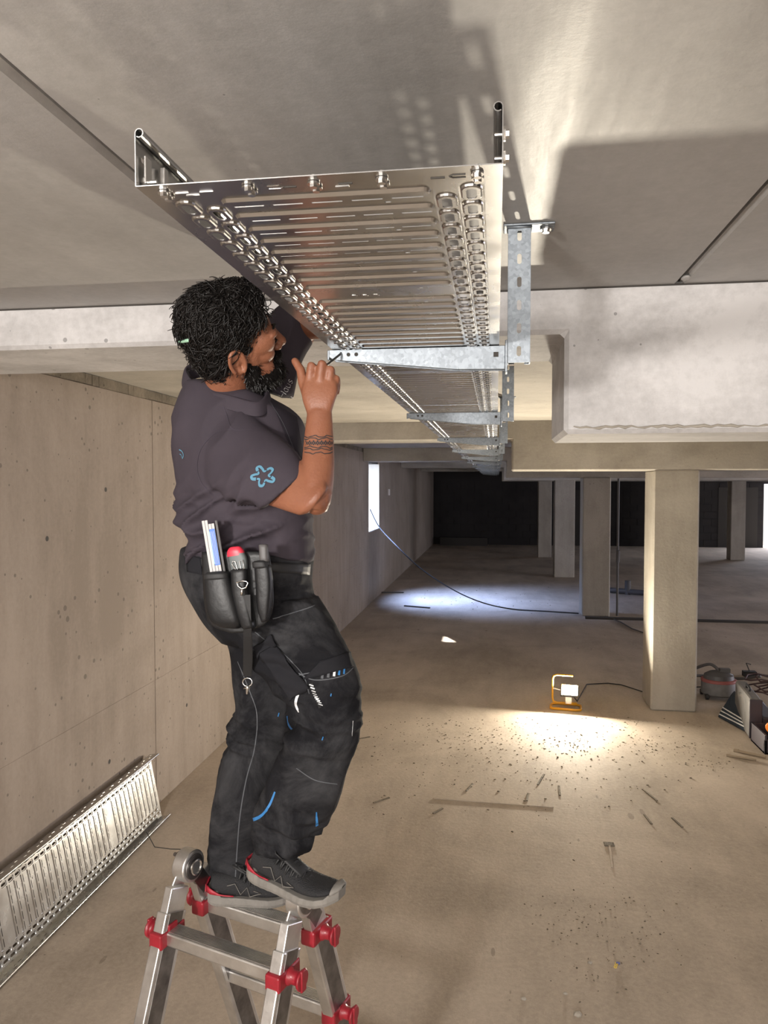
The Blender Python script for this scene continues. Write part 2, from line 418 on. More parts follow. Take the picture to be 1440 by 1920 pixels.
# window: white reveal outside lit by the sun
struct('window_1', MB().box((WX-.26, 13.375, 1.325), (WX+.004, 14.625, 1.345)).box((WX-.26, 13.37, 1.34), (WX-.0, 13.39, 2.6)).box((WX-.26, 14.61, 1.34), (WX-.0, 14.63, 2.6)),
       M_white, 'narrow open window slot in the left wall showing white daylight')
struct('trim_1', MB().box((WX-1.45, 12.0, .9), (WX-1.35, 17.2, 2.5)).box((WX-1.45, 16.9, .9), (WX-.3, 17.0, 2.66)).box((WX-1.35, 12.0, 1.2), (WX-.26, 17.0, 1.25)), M_white, 'bright white light-well wall seen through the narrow window')
struct('trim_4', MB().box((-3.6, 13.9, 2.75), (-3.05, 16.9, 2.80)).box((-2.85, 13.9, 2.75), (-2.552, 16.9, 2.80)).box((-3.05, 13.9, 2.75), (-2.85, 15.2, 2.80)).box((-3.05, 15.62, 2.75), (-2.85, 16.9, 2.80)),  # unseen slab, added so only a small sun patch reaches the floor
       M_white, 'unseen slab added outside the narrow window, its small gap shaping the sun patch')
# far end wall with doorway and bright opening at the right
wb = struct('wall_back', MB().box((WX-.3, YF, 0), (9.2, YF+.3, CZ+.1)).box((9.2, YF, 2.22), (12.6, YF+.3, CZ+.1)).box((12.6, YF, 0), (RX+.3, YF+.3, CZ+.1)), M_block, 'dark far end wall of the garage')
rng = random.Random(3)
for r in range(9):
    for c in range(40):
        x0 = WX + .02 + c*.5 - (r % 2)*.25; x1 = min(x0+.485, 9.18)
        if x0 < WX or x0 > 9.1: continue
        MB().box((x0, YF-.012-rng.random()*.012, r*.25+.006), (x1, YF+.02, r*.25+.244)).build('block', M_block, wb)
struct('wall_right', MB().box((RX, YB-.3, 0), (RX+.3, YF+.3, CZ+.1)), M_wall, 'far right garage wall')
struct('wall_front', MB().box((WX-.3, YB-.3, 0), (RX+.3, YB, CZ+.1)), M_wall, 'garage wall behind the camera')
struct('trim_2', MB().box((8.6, YF+3.2, 0), (14, YF+3.4, 5)), M_white, 'sunlit pale wall outside the far right opening')
struct('trim_3', MB().box((1.46, 12.50, 0), (6.7, 12.58, .035)), M_dark, 'low dark floor kerb running right from the second pillar')
struct('trim_5', MB().box((-2.0, 27.0, .0), (-.3, 27.3, .28)), M_dark, 'dark step at the foot of the far wall')
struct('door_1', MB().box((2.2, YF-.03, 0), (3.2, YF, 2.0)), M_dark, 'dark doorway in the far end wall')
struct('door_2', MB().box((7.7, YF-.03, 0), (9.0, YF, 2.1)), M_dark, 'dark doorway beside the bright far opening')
# pipe standing beside the large pillar, pipe stubs on the floor beyond
o = MB().cyl((2.02, 12.9, 0), (2.02, 12.9, 2.3), .02, 10).cyl((2.02, 12.9, .9), (2.02, 12.86, 1.1), .03, 8).build('wall_pipe', M_plast, smooth='auto')
tag(o, 'thin dark vertical pipe beside the second pillar', 'pipe')
o = MB().cyl((2.3, 15.6, .06), (3.15, 15.2, .06), .055, 12).cyl((2.62, 15.45, .0), (2.62, 15.45, .28), .06, 12).build('drain_pipe', M_plast, smooth='auto')
tag(o, 'dark drain pipe with upright stub lying on the floor between the pillars', 'pipe')
o = MB().rings([[(3.2+.14*s*math.cos(a*math.pi/6), 14.9+.14*s*math.sin(a*math.pi/6), z) for a in range(12)] for s, z in ((1, .0), (.9, .1), (.5, .25), (.35, .3))]).build('sack', M_pillar, smooth=True)
tag(o, 'pale tied sack on the floor behind the large pillar', 'sack')

# ------------------------------------------------------------------ perforated cable tray
def stadium(cx, cy, hl, hw, n, axis):
    """n points of a slot outline; axis 0: long along x, 1: long along y; hl half length, hw half width"""
    r = []
    for k in range(n):
        a = 2*math.pi*(k+.5)/n; c, s = math.cos(a), math.sin(a)
        st = hl-hw
        if axis == 0: r.append((cx+(st if c > 0 else -st)+hw*c, cy+hw*s))
        else: r.append((cx+hw*c, cy+(st if s > 0 else -st)+hw*s))
    return r
def rect_ring(x0, x1, y0, y1, pts):
    """matching outer ring on the rectangle for the points of a slot outline"""
    cx = (x0+x1)/2; cy = (y0+y1)/2; hx = (x1-x0)/2; hy = (y1-y0)/2; n = len(pts); out = []
    for k in range(n):
        a = 2*math.pi*(k+.5)/n; c, s = math.cos(a), math.sin(a); t = 1/max(abs(c), abs(s))
        out.append((cx+hx*c*t, cy+hy*s*t))
    # snap the four points nearest the corners
    for q in ((x0, y0), (x0, y1), (x1, y0), (x1, y1)):
        i = min(range(n), key=lambda j: (out[j][0]-q[0])**2/hx**2+(out[j][1]-q[1])**2/hy**2); out[i] = q
    return out
def slot_patch(mb, x0, x1, y0, y1, cx, cy, prof, axis, n=16, close=False):
    """a rectangle of sheet with a pressed slot: prof = list of (half length, half width, height)"""
    first = stadium(cx, cy, prof[0][0], prof[0][1], n, axis)
    rs = [[(x, y, 0) for x, y in rect_ring(x0, x1, y0, y1, first)]]
    for hl, hw, z in prof: rs.append([(x, y, z) for x, y in stadium(cx, cy, hl, hw, n, axis)])
    m = len(rs); vs = [p for r in rs for p in r]; fs = []
    for i in range(m-1):
        for k in range(n): l = (k+1) % n; fs.append((i*n+k, i*n+l, (i+1)*n+l, (i+1)*n+k))
    if close: fs.append(tuple((m-1)*n+k for k in range(n)))
    mb.add(vs, fs)
def quad(mb, x0, x1, y0, y1, z=0): mb.add([(x0,y0,z),(x1,y0,z),(x1,y1,z),(x0,y1,z)], [(0,1,2,3)])
TW = .416
def tray_bottom(L, lead=.045, fine=True, rib_up=-.0038):
    """tray floor, x 0..TW, y 0..L, z up; cross ribs, slit dashes and two rows of pressed slots on each side"""
    mb = MB(); quad(mb, 0, TW, 0, lead)
    xs = [0, .020, .050, .080, .336, .366, .396, TW]
    P = .05; nmod = int((L-lead)/P); h = -.0032
    slot = [(.0225, .0130, 0), (.0215, .0120, h*.75), (.0200, .0105, h), (.0150, .0062, h)]
    for i in range(nmod):
        y = lead+i*P; gap = (i % 19 == 9)
        quad(mb, 0, xs[1], y, y+P); quad(mb, xs[6], TW, y, y+P)
        for a, b, off in ((1, 2, 0), (2, 3, .5), (4, 5, .5), (5, 6, 0)):
            ya = y+off*P
            if off and i == 0: quad(mb, xs[a], xs[b], lead, lead+.5*P)
            if off and i == nmod-1: quad(mb, xs[a], xs[b], ya, ya+.5*P); continue
            slot_patch(mb, xs[a], xs[b], ya, ya+P, (xs[a]+xs[b])/2, ya+P/2, slot, 1, 16 if fine else 8)
        if gap:
            quad(mb, xs[3], xs[4], y, y+P); continue
        slot_patch(mb, xs[3], xs[4], y, y+.028, .208, y+.014, [(.127, .010, 0), (.124, .0065, rib_up), (.120, .003, rib_up)], 0, 16, True)
        # dashes: open slits in a strip behind each rib
        y0, y1, y2, y3 = y+.028, y+.0302, y+.0342, y+.0365
        quad(mb, xs[3], xs[4], y0, y1); quad(mb, xs[3], xs[4], y2, y3)
        x = xs[3]; seg = (.256-.004)/5; st = .012*(i % 2)
        cutx = [xs[3]]
        for k in range(5):
            a = xs[3]+.01+k*.049+st*.5; cutx += [a, a+.038]
        cutx.append(xs[4])
        for k in range(0, len(cutx), 2):
            quad(mb, cutx[k], cutx[k+1], y1, y2)
        # small round hole
        hx = xs[3]+(.05 if i % 2 else .20)
        quad(mb, xs[3], hx-.007, y3, y+P); quad(mb, hx+.007, xs[4], y3, y+P)
        if i % 2 == 0: slot_patch(mb, hx-.007, hx+.007, y3, y+P, hx, y+.043, [(.0045, .0025, 0)], 0, 8)
        else: quad(mb, hx-.007, hx+.007, y3, y+P)
    quad(mb, 0, TW, lead+nmod*P, L)
    return mb
def tray_rail(L, fine=True, H=.06):
    """side rail in y-z: x = 0 plane, slots, rolled lip leaning inwards (+x)"""
    mb = MB(); P = .05; n = int(L/P)
    def q(y0, y1, z0, z1): mb.add([(0,y0,z0),(0,y1,z0),(0,y1,z1),(0,y0,z1)], [(0,1,2,3)])
    q(0, L, 0, .014); q(0, L, .046, H)
    for i in range(n):
        y = i*P
        t = MB(); slot_patch(t, .014, .046, y, y+P, .022 if i % 2 else .036, y+P/2, [(.012, .0032, 0)], 1, 8)
        mb.add([(0, b, a) for a, b, c in t.v], t.f)
    q(n*P, L, .014, .046)
    R = .0048; k = 10; pr = [(R-R*math.cos(a*2*math.pi/k*.86), H+R*math.sin(a*2*math.pi/k*.86)) for a in range(k+1)]
    for i in range(k):
        mb.add([(pr[i][0],0,pr[i][1]),(pr[i][0],L,pr[i][1]),(pr[i+1][0],L,pr[i+1][1]),(pr[i+1][0],0,pr[i+1][1])], [(0,1,2,3)])
    return mb
TX0, TZ = -.411, 2.542
def bolt_mesh(r=.006):
    return MB().cyl((0,0,0), (0,0,-.003), r*1.6, 12).cyl((0,0,-.003), (0,0,-.0075), r, 6).cyl((0,0,.0), (0,0,.012), r*.5, 8).mesh('bolt')
BOLT = bolt_mesh(); BOLT.materials.append(M_bolt)
for p in BOLT.polygons: p.use_smooth = False
def bolt(parent, loc, rot=(0,0,0), s=1):
    o = bpy.data.objects.new('bolt', BOLT); COL.objects.link(o); o.parent = parent; o.location = loc; o.rotation_euler = rot; o.scale = (s,s,s); return o
def make_tray(L):
    root = empty('cable_tray')
    b = tray_bottom(L).build('tray_floor', M_tray, root, solid=.0012)
    tray_rail(L).build('side_rail', M_tray, root, solid=.0012)
    r = tray_rail(L).xf(lambda v: Vector((TW-v.x, v.y, v.z))).build('side_rail', M_tray, root, solid=.0012)
    return root
t0 = make_tray(3.0)
# pressed marks and bolts near the free end of the first length
for x in (.026, .128, .205, .283, .389):
    for dy in (.0, .013):
        bolt(t0, (x, .018+dy, -.001), s=.75)
for x, y in ((.045, .026), (.075, .026), (.175, .026), (.24, .026), (.345, .026), (.055, .034), (.235, .034)): MB().obox((x, y, -.0008), (.008, 0, 0), (0, .0012, 0), (0, 0, .0006)).build('pressed_mark', M_dark if y < .03 and x > .1 else M_tray, t0)
mb = MB()
mb.tube([(x+.150, y+.02, -.0008) for x, y in ((0,0),(.014,0),(.018,.004),(.014,.008),(0,.008))], .0008, 5).build('pressed_mark', M_tray, t0); mb = MB()
mb.tube([(x+.362, y+.02, -.0008) for x, y in ((.014,0),(.0,0),(-.004,.004),(.0,.008),(.014,.008))], .0008, 5)
mb.build('pressed_mark', M_dark, t0)
for q in ((.004, .03, .02),):
    bolt(t0, (TW+.001, q[1], .018), (0, -math.pi/2, 0), .8); bolt(t0, (TW+.001, q[1]-.004, .042), (0, -math.pi/2, 0), .8)
# splice plates inside the left rail at the free end
MB().box((.004, .012, .008), (.007, .028, .040)).build('splice_plate', M_bolt, t0, bevel=.001); MB().box((.004, .055, .006), (.010, .066, .044)).build('splice_plate', M_bolt, t0, bevel=.001)
for y in (.02, .045, .075): bolt(t0, (.006, y, .012), (0, math.pi/2, 0), .9)
ORD = ['free end over the worker', 'second length beyond the first bracket', 'third length from the camera', 'fourth length from the camera', 'fifth length from the camera', 'sixth length from the camera', 'seventh length from the camera', 'farthest length in the dark']
trays = [t0]
t0.location = (TX0, .818, TZ)
tag(t0, 'nearest galvanised perforated cable tray length, its free end above the worker', 'cable tray', 'cable tray lengths hung under the ceiling')
t1 = make_tray(3.0)
for i in range(1, 8):
    t = t1 if i == 1 else copy_tree(t1)
    t.location = (TX0+.0015*(i % 2), .818+3.0*i, TZ+.0018*(i % 2))
    tag(t, 'galvanised perforated cable tray, ' + ORD[i], 'cable tray', 'cable tray lengths hung under the ceiling')
# pressed emblem strip (three small raised bars) on the blank band of the first two lengths
for tt in (t0, t1):
    for y in (.045+9*.05+.026,):
        mb = MB()
        for k in range(3): mb.ell((.155+k*.02, y, -.001), (.008, .0035, .0014), n=10, m=6)
        mb.build('pressed_mark', M_tray, tt, smooth=True)

# tray length lying on its side against the left wall
lt = make_tray(3.0)
lt.name = 'loose_cable_tray'
tag(lt, 'loose galvanised cable tray lying on its side on the floor against the left wall', 'cable tray')
# local x -> up the wall, local z (rails) -> +X into the room
lt.matrix_world = Matrix.Translation((-2.180, 1.60, .004)) @ Matrix(((-.19, 0, .982, 0), (0, 1, 0, 0), (.982, 0, .19, 0), (0, 0, 0, 1)))

# ------------------------------------------------------------------ brackets and hanging posts
def make_bracket():
    root = empty('cantilever_bracket')
    # tapered channel arm: from x=0 (wall end, right) to x=-.445 (tip)
    L = .44; h0, h1 = .058, .026; d = .032
    mb = MB(); t = .0025
    def prism(y0, y1, pts): 
        n = len(pts); mb.add([(x, y0, z) for x, z in pts]+[(x, y1, z) for x, z in pts], [tuple(range(n)), tuple(range(n, 2*n))[::-1]]+[(k, n+k, n+(k+1)%n, (k+1)%n) for k in range(n)])
    pts = [(-L, 0), (0, 0), (0, -h0), (-.12, -h0+.002), (-L+.012, -h1), (-L, -h1+.008)]
    prism(0, t, pts); prism(d-t, d, pts)
    mb.box((-L, 0, -t), (0, d, 0)).box((0, -.006, -.066), (.006, d+.006, .012))
    mb.build('arm', M_arm, root, bevel=.0015, recalc=True)
    m2 = MB()
    m2.obox((-L-.002, d/2, -h1/2), (.003, 0, 0), (0, d/2, 0), (0, 0, h1/2)).build('tip_lug', M_arm, root, bevel=.002)
    bolt(root, (-.425, .012, -.004), s=1.1); bolt(root, (-.03, .012, -.004), s=1.1)
    for x in (-.39, -.37): MB().cyl((x, -.0006, -.013), (x, .001, -.013), .005, 10).build('punched_hole', M_dark, root)
    h = MB()
    h.obox((-.022, -.0006, -.022), (.006, 0, 0), (0, .0005, 0), (0, 0, .006))
    h.build('punched_hole', M_dark, root)
    bolt(root, (.008, .016, -.045), (0, math.pi/2, 0), 1.2)
    return root
def make_post():
    root = empty('hanging_post')
    W, Dp, H = .052, .03, .333
    mb = MB(); t = .0025
    # front web with slots
    n = 6; z0 = -H
    def q(x0, x1, za, zb): mb.add([(x0,0,za),(x1,0,za),(x1,0,zb),(x0,0,zb)], [(0,1,2,3)])
    P = H/n
    for i in range(n):
        tt = MB(); slot_patch(tt, 0, W, z0+i*P, z0+(i+1)*P, W/2, z0+(i+.5)*P, [(.0125, .0055, 0)], 1, 12)
        mb.add([(a, 0, b) for a, b, c in tt.v], tt.f)
    mb.add([(0,0,z0),(0,0,0),(0,Dp,0),(0,Dp,z0)], [(0,1,2,3)]); mb.add([(W,0,z0),(W,0,0),(W,Dp,0),(W,Dp,z0)], [(0,1,2,3)])
    mb.add([(0,Dp,z0),(0,Dp,0),(.012,Dp,0),(.012,Dp,z0)], [(0,1,2,3)]); mb.add([(W,Dp,z0),(W,Dp,0),(W-.012,Dp,0),(W-.012,Dp,z0)], [(0,1,2,3)])
    mb.build('slotted_channel', M_arm, root, solid=.0025, recalc=False)
    MB().box((-.012, -.012, -.006), (.11, .05, -.001)).build('head_plate', M_arm, root, bevel=.002)
    MB().tube([(-.002, -.002, -.008), (W+.002, -.002, -.008), (W+.002, Dp+.002, -.008), (-.002, Dp+.002, -.008)], .0035, 6, loop=True).build('weld_seam', M_arm, root, smooth=True)
    bolt(root, (.09, .018, -.007), s=1.5)
    return root
BY = [1.862, 3.56, 5.45, 7.30, 9.2, 11.1, 13.5, 15.4, 17.3, 19.3, 21.2, 23.6]
br = make_bracket(); po = make_post()
NTH = ['nearest', 'second', 'third', 'fourth', 'fifth', 'sixth', 'seventh', 'eighth', 'ninth', 'tenth', 'eleventh', 'farthest']
for i, y in enumerate(BY):
    b = br if i == 0 else copy_tree(br); p = po if i == 0 else copy_tree(po)
    b.location = (.020, y, TZ-.0015); p.location = (.027, y-.002, CZ-.0)
    tag(b, NTH[i]+' galvanised tapered arm carrying the tray' + (', being bolted by the worker' if i == 0 else ', counted from the camera'), 'bracket', 'bracket arms under the cable tray')
    tag(p, NTH[i]+' slotted steel post hanging from the ceiling beside the tray', 'post', 'slotted hanging posts right of the tray')
def rebase(root, loc):
    loc = Vector(loc)
    if root.type == 'MESH': root.data.transform(Matrix.Translation(-loc))
    root.location = loc
    for c in COL.objects:
        if c.parent is root: c.matrix_parent_inverse = Matrix.Translation(-loc)

# ------------------------------------------------------------------ folding telescopic ladder
HL = Vector((-.880, 2.025, 1.095)); HR = Vector((-.510, 1.905, 1.095))
LA = (HR-HL).normalized(); LN = Vector((-LA.y, LA.x, 0)); Z = Vector((0, 0, 1)); SP = .36
lad = empty('folding_ladder')
tag(lad, 'telescopic aluminium folding ladder with red locking knobs under the worker', 'ladder')
def leg_pt(H, sg, dz, off=0): return H + LN*sg*(.032+SP*dz) - Z*dz + LA*off
for H, so in ((HL, -1), (HR, 1)):
    for sg in (-1, 1):
        a = leg_pt(H, sg, .075); b = leg_pt(H, sg, 1.08)
        d = (b-a).normalized(); w = LA.cross(d).normalized()
        near = sg < 0
        # inner stile, sticking out at the top; outer stile one size bigger
        top = leg_pt(H, sg, .04)
        mid = leg_pt(H, sg, .30 if near else .26)
        MB().obox((top+mid)/2, LA*.0135, w*.036, d*((mid-top).length/2)).build('inner_stile', M_alu, lad, bevel=.003)
        o0 = leg_pt(H, sg, .10 if near else .12); o1 = leg_pt(H, sg, 1.07)
        st = MB().obox((o0+o1)/2, LA*.018, w*.043, d*((o1-o0).length/2))
        st.build('outer_stile', M_alu, lad, bevel=.004)
        MB().obox((o0+o1)/2+LA*.0183, LA*.0006, w*.028, d*((o1-o0).length/2)).build('stile_groove', M_alud, lad)
        MB().obox(o1+Z*.012, LA*.022, w*.047, Vector((0,0,.014))).build('rubber_foot', M_black, lad, bevel=.004)
        # hinge strap
        hp = MB(); e = H+LA*so*.0; f = leg_pt(H, sg, .085)
        dd = (f-H).normalized(); ww = LA.cross(dd).normalized()
        hp.obox((H+f)/2+LA*.010*sg, LA*.004, ww*.024, dd*((f-H).length/2+.012)).build('hinge_strap', M_alu if sg < 0 else M_alud, lad, bevel=.003)
        if near:
            for k in range(5):
                q = leg_pt(H, sg, .12+.03*k, .0135); MB().cyl(q+w*.012*(1 if k % 2 else -1), q+w*.012*(1 if k % 2 else -1)+LA*.0012, .003, 8).build('rivet', M_bolt, lad)
for H, so in ((HL, -1), (HR, 1)):
    MB().cyl(H-LA*.022, H+LA*.022, .046, 36).build('hinge_disc', M_alu, lad, bevel=.004, smooth='auto')
    MB().cyl(H+LA*.022, H+LA*.026, .036, 32).build('hinge_cover', M_alud, lad, bevel=.002, smooth='auto')
    MB().cyl(H+LA*.026, H+LA*.031, .018, 24).tube([H+LA*.031+LN*.02*math.cos(a*math.pi/12)+Z*.02*math.sin(a*math.pi/12) for a in range(24)], .003, 6, loop=True).build('hinge_pivot', M_bolt, lad, smooth='auto')
    MB().obox(H-LA*.03, LA*.004, LN*.018, Z*.034).cyl(H-LA*.03+Z*.02, H-LA*.052+Z*.02, .006, 10).build('hinge_release', M_alud, lad, bevel=.002)
# block on top of the right hinge where the shoe stands
MB().obox(HR+LN*.035-Z*.025, LA*.022, LN*.028, Z*.022).build('hinge_block', M_alud, lad, bevel=.004)
def rung(sg, dz, r0, r1):
    a = leg_pt(HL, sg, dz, r0); b = leg_pt(HR, sg, dz, r1)
    d = (b-a).normalized(); w = LN
    mb = MB().obox((a+b)/2, d*((b-a).length/2), w*.026, Z*.019)
    R = mb.build('rung', M_alu, lad, bevel=.005)
    t = MB()
    MB().obox((a+b)/2+Z*.0192, d*((b-a).length/2-.012), w*.022, Z*.0006).build('tread_plate', M_alud, R)
    for k in range(8): t.obox((a+b)/2+w*(-.0193+.0055*k)+Z*.0200, d*((b-a).length/2-.012), w*.0017, Z*.0014)
    t.build('tread_ridges', M_alu, R)
for dz in (.155, .435, .715, .99): rung(-1, dz, .012, -.012)
for dz in (.15, .425, .70, .96): rung(1, dz, .012, -.012)
def knob(H, so, sg, dz):
    c = leg_pt(H, sg, dz); mb = MB()
    mb.obox(c, LA*.0225, LN*.050, Z*.022)
    a = c+LA*so*.018; b = c+LA*so*.062
    prof = [(0, .018), (.1, .024), (.3, .017), (.7, .017), (.85, .026), (1, .027)]
    k1 = mb.build('locking_collar', M_red, lad, bevel=.006)
    k2 = MB().tube([a.lerp(b, t) for t, r in prof], [r for t, r in prof], 18)
    k2.obox(b, LA*.004, LN*.011, Z*.028).build('knob_grip', M_red, k1, bevel=.003, smooth='auto')
    MB().obox(c+Z*.024-LA*so*.012, LA*.012, LN*.018, Z*.012).build('lock_tab', M_red, k1, bevel=.004)
for dz in (.155,): knob(HL, -1, -1, dz); knob(HR, 1, -1, dz)
for dz in (.13, .425): knob(HR, 1, 1, dz)
knob(HL, -1, 1, .15)
# lettering on the near right stile
def text_mesh(s, size, mtx, m, parent, name, ext=.0004):
    c = bpy.data.curves.new('t', 'FONT'); c.body = s; c.size = size; c.extrude = ext
    o = bpy.data.objects.new('t', c); COL.objects.link(o)
    me = bpy.data.meshes.new_from_object(o.evaluated_get(bpy.context.evaluated_depsgraph_get())); bpy.data.objects.remove(o)
    me.transform(mtx); return link(name, me, m, parent)
q = leg_pt(HR, -1, .36, .0190); dd = (leg_pt(HR, -1, .5)-leg_pt(HR, -1, .1)).normalized(); ww = dd.cross(LA).normalized()
def basis(o, x, y): 
    x = x.normalized(); z = x.cross(y).normalized(); y = z.cross(x)
    return Matrix(((x.x, y.x, z.x, o.x), (x.y, y.y, z.y, o.y), (x.z, y.z, z.z, o.z), (0, 0, 0, 1)))
MB().obox(leg_pt(HR, -1, .36, .0186), LA*.0006, ww*.020, dd*.05).build('label_sticker', M_white, lad)
text_mesh('(A).', .03, basis(leg_pt(HR, -1, .40, .0194)-ww*.01, -dd, ww), M_black, lad, 'label_print')

# thin wire hooked on the left hinge
mb = MB().tube([on_floor(240, 1594, 1.10)+Vector((0, .12, 0)), at(290, 1588, 2.12), at(320, 1592, 2.08), HL+Z*.045], .0013, 5)
tag(mb.build('thin_wire', M_black, smooth=True), 'thin dark wire hooked on the left ladder hinge', 'wire')

# ------------------------------------------------------------------ the worker
sk = MB()
# head: fitted axes
def head_axes(y, p, r):
    f = Vector((math.cos(y)*math.cos(p), math.sin(y)*math.cos(p), math.sin(p)))
    R0 = f.cross(Z).normalized(); U0 = R0.cross(f)
    return f, R0*math.cos(r)-U0*math.sin(r), U0*math.cos(r)+R0*math.sin(r)
hf, hr, hu = head_axes(.47, .27, .66)
HS = 1.133*.955
k_ = 1.82/1.9
HO = CAM + (Vector((-.693, 1.9, 2.562))-CAM)*k_
HM = Matrix((hf, hr, hu)).transposed()
def hp(f, r, u): return HO + (hf*f+hr*r+hu*u)*HS
def hell(mb, c, r): mb.ell(hp(*c), (r[0]*HS, r[1]*HS, r[2]*HS), HM, 22, 14)
hell(sk, (-.005, 0, .052), (.098, .075, .083)); hell(sk, (.012, 0, -.008), (.078, .069, .078))
hell(sk, (.050, 0, .030), (.052, .060, .062)); hell(sk, (.050, 0, -.045), (.048, .050, .050)); hell(sk, (.082, 0, -.088), (.024, .028, .022))
hell(sk, (.045, .035, -.055), (.045, .022, .035)); hell(sk, (.045, -.035, -.055), (.045, .022, .035))
for s in (1, -1):
    hell(sk, (.087, .032*s, .036), (.018, .028, .011)); hell(sk, (.060, .050*s, .020), (.034, .016, .030)); hell(sk, (.066, .043*s, -.010), (.026, .018, .024))
    hell(sk, (.108, .010*s, -.020), (.012, .009, .009))
    # ear: helix ring, lobe, concha, tragus
    e = [hp(-.006+.018*math.cos(a)-.004*math.sin(a), (.077+.010*(1-math.cos(a))*.5)*s, .004+.031*math.sin(a)) for a in [math.radians(t) for t in range(-70, 250, 20)]]
    sk.tube(e, [.0052*HS]*len(e), 8); hell(sk, (-.004, .076*s, -.022), (.010, .006, .011)); hell(sk, (-.010, .074*s, .004), (.013, .006, .022)); hell(sk, (.012, .073*s, .0), (.006, .006, .009))
sk.capsule([hp(.098, 0, .032), hp(.108, 0, .012), hp(.122, 0, -.012)], [.0085*HS, .0095*HS, .0125*HS], 12)
hell(sk, (.100, 0, -.046), (.010, .022, .006)); hell(sk, (.098, 0, -.056), (.010, .019, .006))
# neck
sk.capsule([hp(-.012, 0, -.02), hp(-.020, 0, -.085), at(425, 742, 1.90)], [.062, .060, .066], 24)
sk.capsule([at(425, 742, 1.90), at(432, 800, 1.95)], [.066, .10], 24)
# trunk core, inside the clothes
px_loft(sk, [(385, 800, 540, 790, 1.95, .12), (370, 880, 550, 880, 1.95, .12), (380, 1000, 560, 1000, 1.95, .11), (385, 1090, 555, 1100, 1.97, .11)])
# right arm
px_loft(sk, [(455, 790, 405, 880, 1.82, .045), (525, 835, 462, 930, 1.75, .046), (582, 878, 520, 952, 1.70, .046), (612, 902, 562, 966, 1.67, .042)], ex=2.0)
px_loft(sk, [(577, 768, 622, 770, 1.745, .021), (573, 800, 624, 802, 1.735, .025), (569, 840, 626, 842, 1.72, .031), (566, 880, 626, 884, 1.70, .038), (568, 915, 622, 922, 1.685, .043), (577, 946, 612, 952, 1.675, .038)], ex=2.0)
sk.capsule([at(594, 925, 1.68), at(594, 940, 1.68)], [.036, .033], 20)
# right hand: back of the hand to the camera, fingers folded over away from it around the key
def ap(x, y, Y): return at(x, y, Y)
px_loft(sk, [(576, 775, 621, 775, 1.745, .018), (567, 748, 628, 752, 1.747, .019), (567, 726, 634, 734, 1.752, .018), (573, 708, 632, 716, 1.757, .014)], ex=2.6, n=20)
FIN = [((580, 716), (584, 684), 1.750, .0105), ((600, 712), (604, 681), 1.746, .0112), ((617, 717), (620, 692), 1.752, .0105), ((629, 728), (631, 709), 1.762, .0088)]
for (m, p, Yb, r) in FIN:
    M1 = ap(m[0], m[1], Yb+.004); P1 = ap(p[0], p[1], Yb); D1 = ap(p[0]+2, p[1]+9, Yb+.030); T1 = ap(p[0]+1, p[1]+27, Yb+.033)
    base = ap((m[0]*2+598)/3, m[1]+22, Yb+.006)
    sk.capsule([base, M1, P1, D1, T1], [r*.9, r*1.08, r*1.0, r*.9, r*.78], 14)
sk.capsule([ap(578, 744, 1.76), ap(568, 716, 1.765), ap(564, 694, 1.77), ap(553, 677, 1.775)], [.0145, .0125, .0112, .0095], 14)
# left arm, raised behind the head to the far rail
px_loft(sk, [(478, 690, 548, 720, 2.12, .05), (505, 620, 566, 668, 2.17, .048), (540, 572, 588, 640, 2.20, .044)], ex=2.1)
sk.capsule([at(566, 610, 2.20), at(600, 612, 2.15), at(630, 612, 2.08)], [.043, .036, .026], 16)
sk.capsule([at(630, 612, 2.08), at(648, 606, 2.06)], [.026, .024], 14)
for k in range(4):
    sk.capsule([at(650, 600+k*7, 2.05+.0*k), at(668, 603+k*7, 2.04), at(674, 614+k*7, 2.04)], [.010, .0095, .008], 10)
sk.capsule([at(640, 622, 2.07), at(652, 634, 2.05)], [.011, .009], 10)
# legs and feet core
px_loft(sk, [(440, 1120, 560, 1130, 1.97, .08), (500, 1190, 590, 1170, 1.93, .07), (560, 1290, 650, 1260, 1.90, .06), (575, 1340, 645, 1330, 1.90, .05), (545, 1460, 620, 1470, 1.93, .045), (510, 1580, 570, 1590, 1.95, .035)])
px_loft(sk, [(400, 1120, 500, 1130, 2.02, .08), (440, 1230, 510, 1230, 2.06, .07), (455, 1350, 505, 1350, 2.09, .055), (430, 1470, 480, 1470, 2.11, .05), (415, 1620, 455, 1620, 2.12, .035)])
me = remesh(sk, .0034, 3)
person = link('person', me, M_skin, smooth=True)
tag(person, 'worker in plum polo shirt and black work trousers standing on the ladder', 'person')
B_skin = bvh(me)

# ---- clothes
sh = MB()
px_loft(sh, [(356, 712, 508, 745, 1.91, .080), (346, 740, 548, 772, 1.93, .125), (340, 785, 566, 800, 1.95, .160), (340, 840, 570, 850, 1.95, .170), (346, 900, 574, 905, 1.95, .172),
             (353, 960, 580, 960, 1.95, .162), (356, 1005, 584, 1005, 1.955, .162), (354, 1040, 585, 1052, 1.96, .167)], n=44, ex=2.4, endcap=.12)
px_loft(sh, [(430, 745, 372, 850, 1.86, .075), (470, 775, 383, 892, 1.82, .078), (520, 815, 415, 922, 1.775, .076), (556, 850, 458, 942, 1.735, .070), (574, 882, 497, 951, 1.71, .064)], ex=2.2, endcap=.05)
px_loft(sh, [(455, 715, 545, 745, 2.04, .08), (488, 655, 556, 700, 2.12, .065), (512, 590, 572, 664, 2.17, .060), (536, 562, 585, 642, 2.195, .056)], ex=2.2, endcap=.05)
